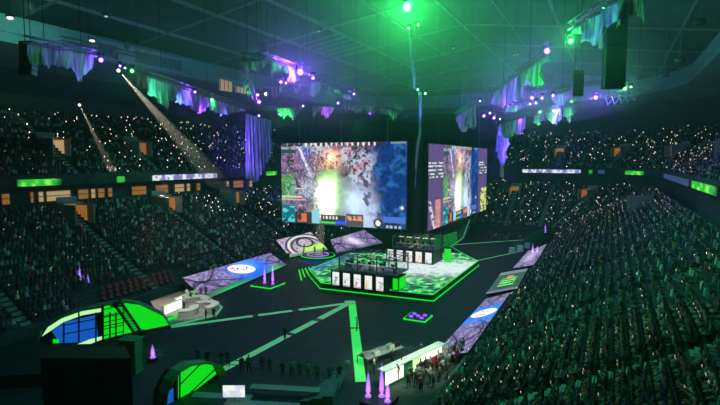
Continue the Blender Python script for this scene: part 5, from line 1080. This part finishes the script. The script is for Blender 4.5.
def vert_banner(pts, label):
    """pts: (x left, x right, y) rows from the top"""
    mb = MB(); rows = [(ony(a, y, 87.2), ony(b, y, 87.2)) for a, b, y in pts]; n_ = 6
    full_ = []
    for (r0, r1) in zip(rows[:-1], rows[1:]):
        for k in range(6): full_.append((r0[0]+(r1[0]-r0[0])*k/6, r0[1]+(r1[1]-r0[1])*k/6))
    full_.append(rows[-1])
    for a_, b_ in full_:
        for i in range(n_+1): p = a_+(b_-a_)*i/n_; mb.v.append((p[0], p[1]+0.15*math.sin(i*2.2+p[2]*0.5), p[2]))
    for j in range(len(full_)-1):
        for i in range(n_): a = j*(n_+1)+i; mb.f.append((a, a+1, a+n_+2, a+n_+1)); mb.m.append(0)
    build('torn_drape', mb, 'drape', label=label, cat='drape', group='torn cloth drapes hanging from the rig', smooth=True)
vert_banner([(408.6, 410.2, 27), (409, 411.5, 45), (409.5, 413.5, 60), (412, 415.5, 72), (414, 416, 89)], 'thin upper drape hanging from the roof between the screens')
vert_banner([(418.5, 422, 92), (418.5, 422, 110), (418.5, 421.5, 130), (416.5, 419.5, 145), (415, 417.5, 165), (413, 415, 190)], 'thin lower drape tapering down between the two screens')

def moving_light(px, py, kind, label, z=ZT-0.5, power=0, aim=None, angle=40, size=1.0, P=None, radius=0.2):
    p = T_(px, py, z) if P is None else V3(P); tg = V3(aim) if aim is not None else CAM
    t = thing('moving_light', (p[0], p[1], p[2]), label, 'stage light', 'moving lights in the overhead rig')
    mb = MB(); mb.box((p[0], p[1], p[2]+0.55*size), (0.5*size, 0.4*size, 0.2*size), 0, 0, 0.05); build('base', mb, 'black', t)
    mb = MB()
    for s_ in (-1, 1): mb.box((p[0]+0.26*s_*size, p[1], p[2]+0.25*size), (0.06*size, 0.16*size, 0.5*size))
    mb.box((p[0], p[1], p[2]+0.48*size), (0.58*size, 0.16*size, 0.06*size)); build('yoke', mb, 'black', t)
    d = tg-p; d = d/np.linalg.norm(d); mb = MB(); mb.tube(p-d*0.3*size, p+d*0.2*size, 0.2*size, 12, 0, 0.24*size); h = build('head', mb, 'black', t)
    mb = MB(); mb.tube(p+d*0.2*size, p+d*0.26*size, 0.22*size, 12); l_ = build('lens', mb, {'g': 'lens_green', 'p': 'lens_purple', 'w': 'lens_white'}[kind], h); mb = MB(); mb.ball(p+d*0.27*size, 0.11*size, 10); build('lamp_core', mb, 'core', t)
    if power:
        col = {'g': GREEN, 'p': PURPLE, 'w': WARM}[kind]; e_ = p+d*(0.5*size)
        lamp('beam', e_, tg if aim is not None else None, col, power*(1.3 if kind == 'p' else 1.5), angle, 0.7, radius, 'SPOT' if aim is not None else 'POINT')
ML = [  # x, y, colour, label, power, aim pixel (x, y, z) or None, angle, size
 (101, 60, 'p', 'violet lamp at the left beside the wide suite wall', 250, None, 0, 1.0), (132, 71, 'g', 'green lamp at the upper end of the long ragged drape', 900, (150, 84), 120, 1.0), (195, 92, 'p', 'violet lamp in the middle of the long ragged drape', 300, None, 0, 0.8),
 (212, 100, 'g', 'green lamp near the lower end of the long ragged drape', 420, None, 0, 1.2), (120, 66, 'p', 'small violet lamp left of the white beam lamp', 0, None, 0, 0.7), (125, 68, 'p', 'small pink lamp right of the white beam lamp', 0, None, 0, 0.6),
 (300, 72, 'p', 'bright violet lamp on the long near truss of the centre rig', 3200, None, 0, 1.6), (281, 82, 'p', 'violet lamp on the inner slanting truss', 260, None, 0, 0.9), (286, 83, 'p', 'pink lamp at the end of the inner slanting truss', 0, None, 0, 0.7), (266, 94, 'w', 'white lamp left of the centre rig', 0, None, 0, 1.3),
 (257.5, 95, 'p', 'violet lamp at the left corner of the centre rig', 260, None, 0, 1.2), (259, 102, 'p', 'pale violet lamp just above the column drape', 700, None, 0, 1.5), (259, 114, 'p', 'violet lamp on the top of the column drape', 700, (259, 150), 140, 1.5), (279, 114, 'p', 'violet lamp left of the bright green drape', 100, None, 0, 1.0),
 (303, 106, 'p', 'pink lamp right of the bright green drape', 120, None, 0, 1.0), (338, 103, 'p', 'pink lamp in the middle of the far horizontal truss', 150, None, 0, 1.0), (313, 78, 'p', 'pale violet lamp above the dark violet pointed drape', 150, None, 0, 1.0), (354, 94, 'p', 'pale pink lamp at the end of the long near truss', 120, None, 0, 0.9),
 (547, 51, 'p', 'violet lamp at the top of the steep truss', 900, None, 0, 1.1), (480, 101, 'p', 'small pale lamp beside the small far truss', 0, None, 0, 0.9), (484, 116, 'p', 'first violet lamp of the cluster at the left of the right rig', 1400, None, 0, 1.3), (490, 113, 'p', 'second violet lamp of the cluster at the left of the right rig', 0, None, 0, 1.2), (494, 118, 'p', 'third violet lamp of the cluster at the left of the right rig', 1200, None, 0, 1.3), (500, 119, 'p', 'fourth violet lamp of the cluster at the left of the right rig', 0, None, 0, 1.0),
 (532, 98, 'p', 'first pale violet lamp between the two long trusses', 1200, None, 0, 1.1), (536, 103, 'p', 'second pale violet lamp between the two long trusses', 0, None, 0, 1.1), (542, 98, 'p', 'third pale violet lamp between the two long trusses', 0, None, 0, 1.1), (530, 104, 'p', 'lowest pale violet lamp between the two long trusses', 0, None, 0, 0.9),
 (553, 95.5, 'p', 'violet lamp throwing a beam upwards from the right rig', 0, None, 0, 1.0), (554, 111, 'p', 'glowing pink lamp in the pink pointed drape', 1500, None, 0, 1.5), (524, 120, 'p', 'pale lamp beside the pale violet drape of the right rig', 1200, None, 0, 1.0), (595.5, 97.5, 'p', 'strong blue white lamp right of the long trusses', 2200, None, 0, 1.3),
 (625, 88.6, 'g', 'green lamp among the brackets before the right suite ring', 900, None, 0, 1.0), (631, 87, 'g', 'small green lamp right of the bracket lamp', 0, None, 0, 0.7), (570.6, 41, 'g', 'green lamp below the large drape at the top right', 1800, None, 0, 0.8), (540, 112, 'g', 'green lamp in the bright green drape of the right rig', 1500, None, 0, 1.0), (572, 101, 'g', 'green lamp at the right end of the lower long truss', 240, None, 0, 0.9)]
for x_, y_, kd, lab, pw, aim, an, sz in ML:
    moving_light(x_, y_, kd, lab, power=pw, aim=None if aim is None else T_(aim[0], aim[1], 22.0), angle=an or 40, size=sz)
def free_light(P, kind, label, **k): moving_light(0, 0, kind, label, P=P, **k)
gp = T_(407, 7, 34); free_light(gp, 'g', 'dazzling green lamp high above the screens', size=1.9, power=5800)
soft_cloud('glow_haze_cloud', gp, (17, 17, 10), 0.009, 'denser haze added around the dazzling green lamp to show its glow')  # extra haze volumes added round the lamps for their halos
soft_cloud('glow_haze_cloud', T_(545, 95)+V3((0, -4, 2)), (16, 30, 6.5), 0.012, 'added denser haze carrying the violet and green glow of the right rig')
mb = MB(); mb.box((-35, 85, 39), (150, 190, 26)); haze_body('haze_layer', mb, 0.0020, 'thin smoke layer added under the roof to carry the ceiling glow')  # extra haze added up here for the glow below the ceiling
soft_cloud('glow_haze_cloud', T_(300, 82), (10, 24, 6), 0.016, 'added denser haze carrying the violet glow of the centre rig')
for x_, y_, lab in ((408.8, 28, 'small green lamp at the top left of the upright truss'), (418.2, 25, 'small green lamp at the top right of the upright truss'), (417.8, 89.5, 'small green lamp at the lower end of the upright truss'), (425.3, 93.5, 'small green lamp right of the lower end of the upright truss')):
    free_light(ony(x_, y_, 86.9), 'g', lab, size=1.1, power=40)
# violet and green light raking the cloths
def tocam(p): v = V3((-p[0], -p[1], 0)); return v/np.linalg.norm(v)
lamp('drape_wash', (-62, 73, 24), (-67.5, 83, 24), (0.14, 0.06, 1.0), 30000, 60)
lamp('drape_wash', (-60, 70, 20), (-67, 83, 21), (0.14, 0.06, 1.0), 14000, 45)
for x_, y_, c_, pw in ((502, 92, PURPLE, 9000), (516, 85, PURPLE, 9000), (530, 73, PURPLE, 5000), (541, 62, GREEN, 2500)):
    q_ = T_(x_, y_); lamp('drape_wash', q_+tocam(q_)*7-V3((0, 0, 5)), q_-V3((0, 0, 1.5)), c_, pw, 50)
lamp('drape_wash', (-16, 56, 25), T_(520, 82)-V3((0, 0, 1)), PURPLE, 9000, 70)
for x_, y_, c_, pw in ((150, 78, (0.05, 0.8, 0.4), 2500), (172, 88, (0.12, 0.2, 1.0), 3500), (192, 95, PURPLE, 3000), (212, 102, (0.12, 0.12, 1.0), 3000), (234, 107, PURPLE, 2000)):
    q_ = T_(x_, y_); lamp('drape_wash', q_+V3((5, -2, -4)), q_-V3((0, 0, 1)), c_, pw, 60)
lamp('drape_wash', T_(60, 50)+V3((5, 0, -3)), T_(60, 50), PURPLE, 500, 110)
lamp('drape_wash', T_(600, 20)+V3((-1, -5, -4)), T_(605, 15), (0.1, 0.3, 1.0), 900, 110)
lamp('drape_wash', T_(288, 107)+V3((2, -6, -4)), T_(288, 110), GREEN, 9000, 50)
lamp('drape_wash', T_(340, 106)+V3((1, -7, -4)), T_(340, 108), VIOLET, 4500, 60)
lamp('drape_wash', T_(503, 124)+V3((0, -12, -9)), T_(503, 124)-V3((0, 0, 5)), (0.12, 0.06, 1.0), 24000, 70)
lamp('drape_wash', (-31.5, 78, 26), (-32.5, 87, 32), (0.1, 0.3, 1.0), 6000, 60)
# white follow spots; cones of denser haze are added to show their beams
def beam_air(P, Q, angle, label, dens=0.03):
    L = np.linalg.norm(V3(Q)-V3(P)); mb = MB(); mb.tube(P, Q, 0.12, 24, 0, 0.12+L*math.tan(math.radians(angle/2))*1.05); haze_body('beam_haze_cone', mb, dens, 'added haze cone lit by the '+label.split(' throwing')[0].split(' high')[0], 0.3)
def follow(P, aim, label, power, angle):
    free_light(P, 'w', label, size=0.9); d = V3(aim)-V3(P); d /= np.linalg.norm(d); lamp('follow_spot', V3(P)+d*0.5, aim, (1.0, 0.9, 0.68), power, angle, 0.15, 0.03)
    beam_air(V3(P)+d*0.3, V3(aim)-d*2, angle, label)
s1 = T_(118.5, 70.5, 29.5); follow(s1, onbowl(222, 172, False) if onbowl(222, 172, False) is not None else onz(225, 190, 12), 'white follow spot throwing a long beam down across the left stand', 330000, 4.2)
s2 = onz(79.5, 105, 27.5); follow(s2, onbowl(112, 170, True) if onbowl(112, 170, True) is not None else onz(112, 170, 17), 'smaller white follow spot at the far left', 140000, 3.6)
s3 = V3((pc[0]-0.8, pc[1]+4.6, 21.0)); free_light(s3, 'w', 'white spot high behind the front screen aimed at the round platform', size=1.0); lamp('follow_spot', s3-V3((0, 0, 0.6)), (pc[0], pc[1], 0.6), (1.0, 0.95, 0.75), 160000, 8, 0.3, 0.05); beam_air(s3-V3((0, 0, 0.7)), (pc[0], pc[1], 1.2), 8, 'white spot behind the front screen', 0.03)
lamp('desk_fill', T_(200, 180, 18), onz(190, 308, 0), (1.0, 0.9, 0.75), 15000, 26, 0.6, 0.3)  # added spot without a fixture, brightens the curved desks
lamp('desk_fill', T_(165, 180, 16), onz(160, 292, 0), (1.0, 0.6, 0.5), 26000, 22, 0.6, 0.3)  # added spot without a fixture, brightens the red seats
lamp('desk_fill', (-10, 40, 18), onz(405, 368, 0), (0.9, 1.0, 0.8), 14000, 36, 0.6, 0.3)  # added spot without a fixture, brightens people at the production desk
lamp('floor_glow', onz(357, 350, 6), onz(360, 352, 0), (0.01, 1.0, 0.06), 240, 120, 1, 0.5)
lamp('floor_glow', onz(450, 290, 12), onz(445, 285, 0), (0.01, 1.0, 0.3), 700, 120, 1, 0.5)
for x_, y_, c_, pw in ((466, 112, PURPLE, 5000), (514, 124, VIOLET, 6000), (538, 114, GREEN, 4000), (554, 110, VIOLET, 5000), (569, 106, GREEN, 4000), (333, 88, GREEN, 3000), (285, 66, VIOLET, 1500), (297, 84, VIOLET, 3000), (312, 84, PURPLE, 5000), (253, 64, PURPLE, 2500), (248, 75, GREEN, 1800), (274, 89, PURPLE, 3000), (369, 106, PURPLE, 5000), (390, 109, GREEN, 2500), (153, 80, GREEN, 1300), (515, 104, GREEN, 2500), (560, 93, (0.1, 0.4, 1.0), 3000), (348, 93, PURPLE, 3000), (78, 62, GREEN, 400)):
    q_ = T_(x_, y_); lamp('drape_wash', q_+tocam(q_)*4.5-V3((0, 0, 3.0)), q_-V3((0, 0, 1.2)), c_, pw*0.5, 45, 0.8)
# dark speaker arrays
def speaker_array(P, n_, label, w=1.3, face=0.0):
    t = thing('speaker_array', (P[0], P[1], P[2]-n_*0.42), label, 'speakers', 'speaker arrays hanging from the roof')
    for k in range(n_):
        mb = MB(); mb.box((P[0], P[1]-0.02*k*k*0.2, P[2]-0.42*k), (w, 0.8, 0.38), face, 0, 0.06); build('speaker_box', mb, 'black', t)
    mb = MB()
    for s_ in (-0.4, 0.4): mb.tube((P[0]+s_, P[1], P[2]+0.2), (P[0]+s_, P[1], roofz(P[0])-0.2), 0.04, 4)
    build('hanging_cable', mb, 'black', t)
speaker_array(T_(616, 18, 33), 16, 'tall dark speaker array at the upper right', 1.9, 0.4)
speaker_array(T_(578, 72, 31.5), 8, 'curved dark speaker array behind the right rig', 1.4, 0.4)
speaker_array(T_(264, 44, 34), 5, 'small dark speaker array above the left corner of the centre rig', 1.0, 0.4)
speaker_array(T_(28, 44, 30), 7, 'dark speaker array beside the purple drape at the far left', 1.2, 0.4)
# brackets and lamps hanging before the right suite ring
for k, (x_, y_, lab) in enumerate(((700, 22, 'round dark speaker on a pole at the far upper right'), (680, 60, 'round dark speaker below the suite ring at the right'), (665, 75, 'small dark speaker at the bend of the suite ring'), (640, 77, 'tiny dark speaker left of the bend of the suite ring'))):
    q = onz(x_, y_, 35-2*(k > 0)); t = thing('hanging_speaker', q, lab, 'speaker', 'single speakers along the right suite ring')
    mb = MB(); mb.lathe(q, [(0.2, -0.4), (0.55, -0.3), (0.65, 0.1), (0.4, 0.4)], 14); build('body', mb, 'black', t); mb = MB(); mb.tube(q, (q[0], q[1], roofz(q[0])-0.2), 0.06, 5); mb.tube(q+V3((0, 0, 1)), q+V3((2.5, 1, 1.2)), 0.05, 5); build('pole', mb, 'truss', t)
for k in range(5):
    q = onz(605+k*6.5, 95-k*1.3, ZT); t = thing('light_bracket', q, 'angled steel bracket hanging under the truss before the right suite ring', 'bracket', 'angled brackets under the right hand truss')
    mb = MB(); mb.tube(q, q+V3((0.5, 0, -1.6)), 0.09, 6); mb.tube(q+V3((0.5, 0, -1.6)), q+V3((1.1, 0, -0.6)), 0.07, 6); build('arm', mb, 'steel', t)
lamp('rig_fill', T_(500, 70, 33), None, (0.01, 1.0, 0.22), 1500, radius=4, kind='POINT')  # added green fill light, no fixture hangs here
lamp('bracket_light', onz(620, 100, 27), onz(618, 92, 29.5), (0.4, 1.0, 0.1), 160, 120)
# small house lamps under the roof
for x_, y_, lab in ((10, 17, 'bright white square house lamp at the far upper left'), (92, 40, 'white square house lamp left of the suite wall picture'), (319, 30.5, 'pale strip lamp under the centre roof beam'), (453.5, 47.5, 'pale strip lamp under the dark roof right of centre'), (514, 54.5, 'left one of two tiny roof lamps right of centre'), (517.5, 53.8, 'right one of two tiny roof lamps right of centre'), (106, 15.5, 'faint roof lamp at the upper left')):
    q = onz(x_, y_, 38); big = x_ < 100; t = thing('house_lamp', q, lab, 'lamp', 'small house lamps under the roof')
    mb = MB(); mb.box(q+V3((0, 0, 0.12)), (0.9, 0.6, 0.2), 0.4, 0, 0.05); mb.tube(q+V3((0, 0, 0.2)), (q[0], q[1], roofz(q[0])-0.2), 0.03, 4); build('housing', mb, 'black', t)
    mb = MB(); mb.box(q-V3((0, 0, 0.12)), (0.55 if big else 0.3, 0.45 if big else 0.25, 0.32 if big else 0.14), 0.4); build('lit_panel', mb, 'lens_white' if big else mat('dim_lens', (0.4, 0.4, 0.4), emit=(0.5, 0.75, 0.7), strength=0.8), t)
# the long picture on the suite wall: a man in a white shirt beside a banded sign
XW = -35-23-28+0.12
a0 = onx(98, 38, XW); a1 = onx(182, 58.5, XW); b1 = onx(182, 74.5, XW); b0 = onx(98, 59, XW)
def mural(U, Vv):
    c = np.zeros(U.shape+(3,)); c[:] = (0.16, 0.22, 0.22); c = mixc(c, (0.42, 0.48, 0.48), ((Vv > 0.1)*(Vv < 0.25)+(Vv > 0.82)*(Vv < 0.95)).astype(float)); c = mixc(c, (0.08, 0.12, 0.13), ((Vv > 0.36)*(Vv < 0.7)*(np.sin(U*95+3*np.sin(U*13)) > 0.15)*((U > 0.42)*(U < 0.98)+(U < 0.16))).astype(float)); return c
t = thing('wall_banner', (XW, (a0[1]+a1[1])/2, b1[2]), 'long pale banner on the left suite wall showing a man in a white t-shirt', 'banner')
zt_, zb_ = 42.8, 38.8
picture('printed_face', [(XW, a0[1], 42.9), (XW, a1[1], 42.9), (XW, a1[1], 38.7), (XW, a0[1], 38.7)], 160, 30, mural, 'printed', t)
mb = MB(); mb.prism([(XW-0.01, a0[1], 42.95), (XW-0.01, a1[1], 42.95), (XW-0.01, a1[1], 38.65), (XW-0.01, a0[1], 38.65)], (-0.08, 0, 0)); build('board', mb, 'pale', t)
# the printed man: a flat figure on its own cut board
def cut(pts, m_, nm, off, parent): mb = MB(); mb.prism([onx(x_, y_, XW+off) for x_, y_ in pts], (0.03, 0, 0)); return build(nm, mb, m_, parent)
M['print_shirt'] = mat('printed_shirt', (0.5, 0.55, 0.56), 0.9, noise=0.1, nscale=1); M['print_skin'] = mat('printed_skin', (0.2, 0.13, 0.12), 0.9, noise=0.15, nscale=1); M['print_dark'] = mat('printed_dark', (0.03, 0.04, 0.04), 0.9)
cut([(117, 61), (114, 56), (115, 51), (118, 47.5), (123, 45.5), (130, 46.5), (134, 49.5), (135.5, 54), (135, 62.5), (126, 63)], 'print_shirt', 'printed_shirt', 0.1, t)
cut([(124, 47.5), (123.6, 43), (125.5, 40.6), (129, 40.8), (131, 43.2), (130.3, 47.2), (127.5, 50)], 'print_skin', 'printed_head', 0.16, t)
cut([(123.6, 43), (124.5, 40.6), (127.5, 39.8), (130.5, 41), (131, 43.3), (127.5, 42.2)], 'print_dark', 'printed_hair', 0.2, t)
cut([(114, 56), (115.5, 52.5), (118.5, 54), (118, 60), (116, 60.5)], 'print_skin', 'printed_arm', 0.16, t)
lamp('banner_fill', (XW+14, 42, 41), (XW, 44, 41), (0.25, 1.0, 0.8), 3500, 90)  # added fill light that brightens the printed banner
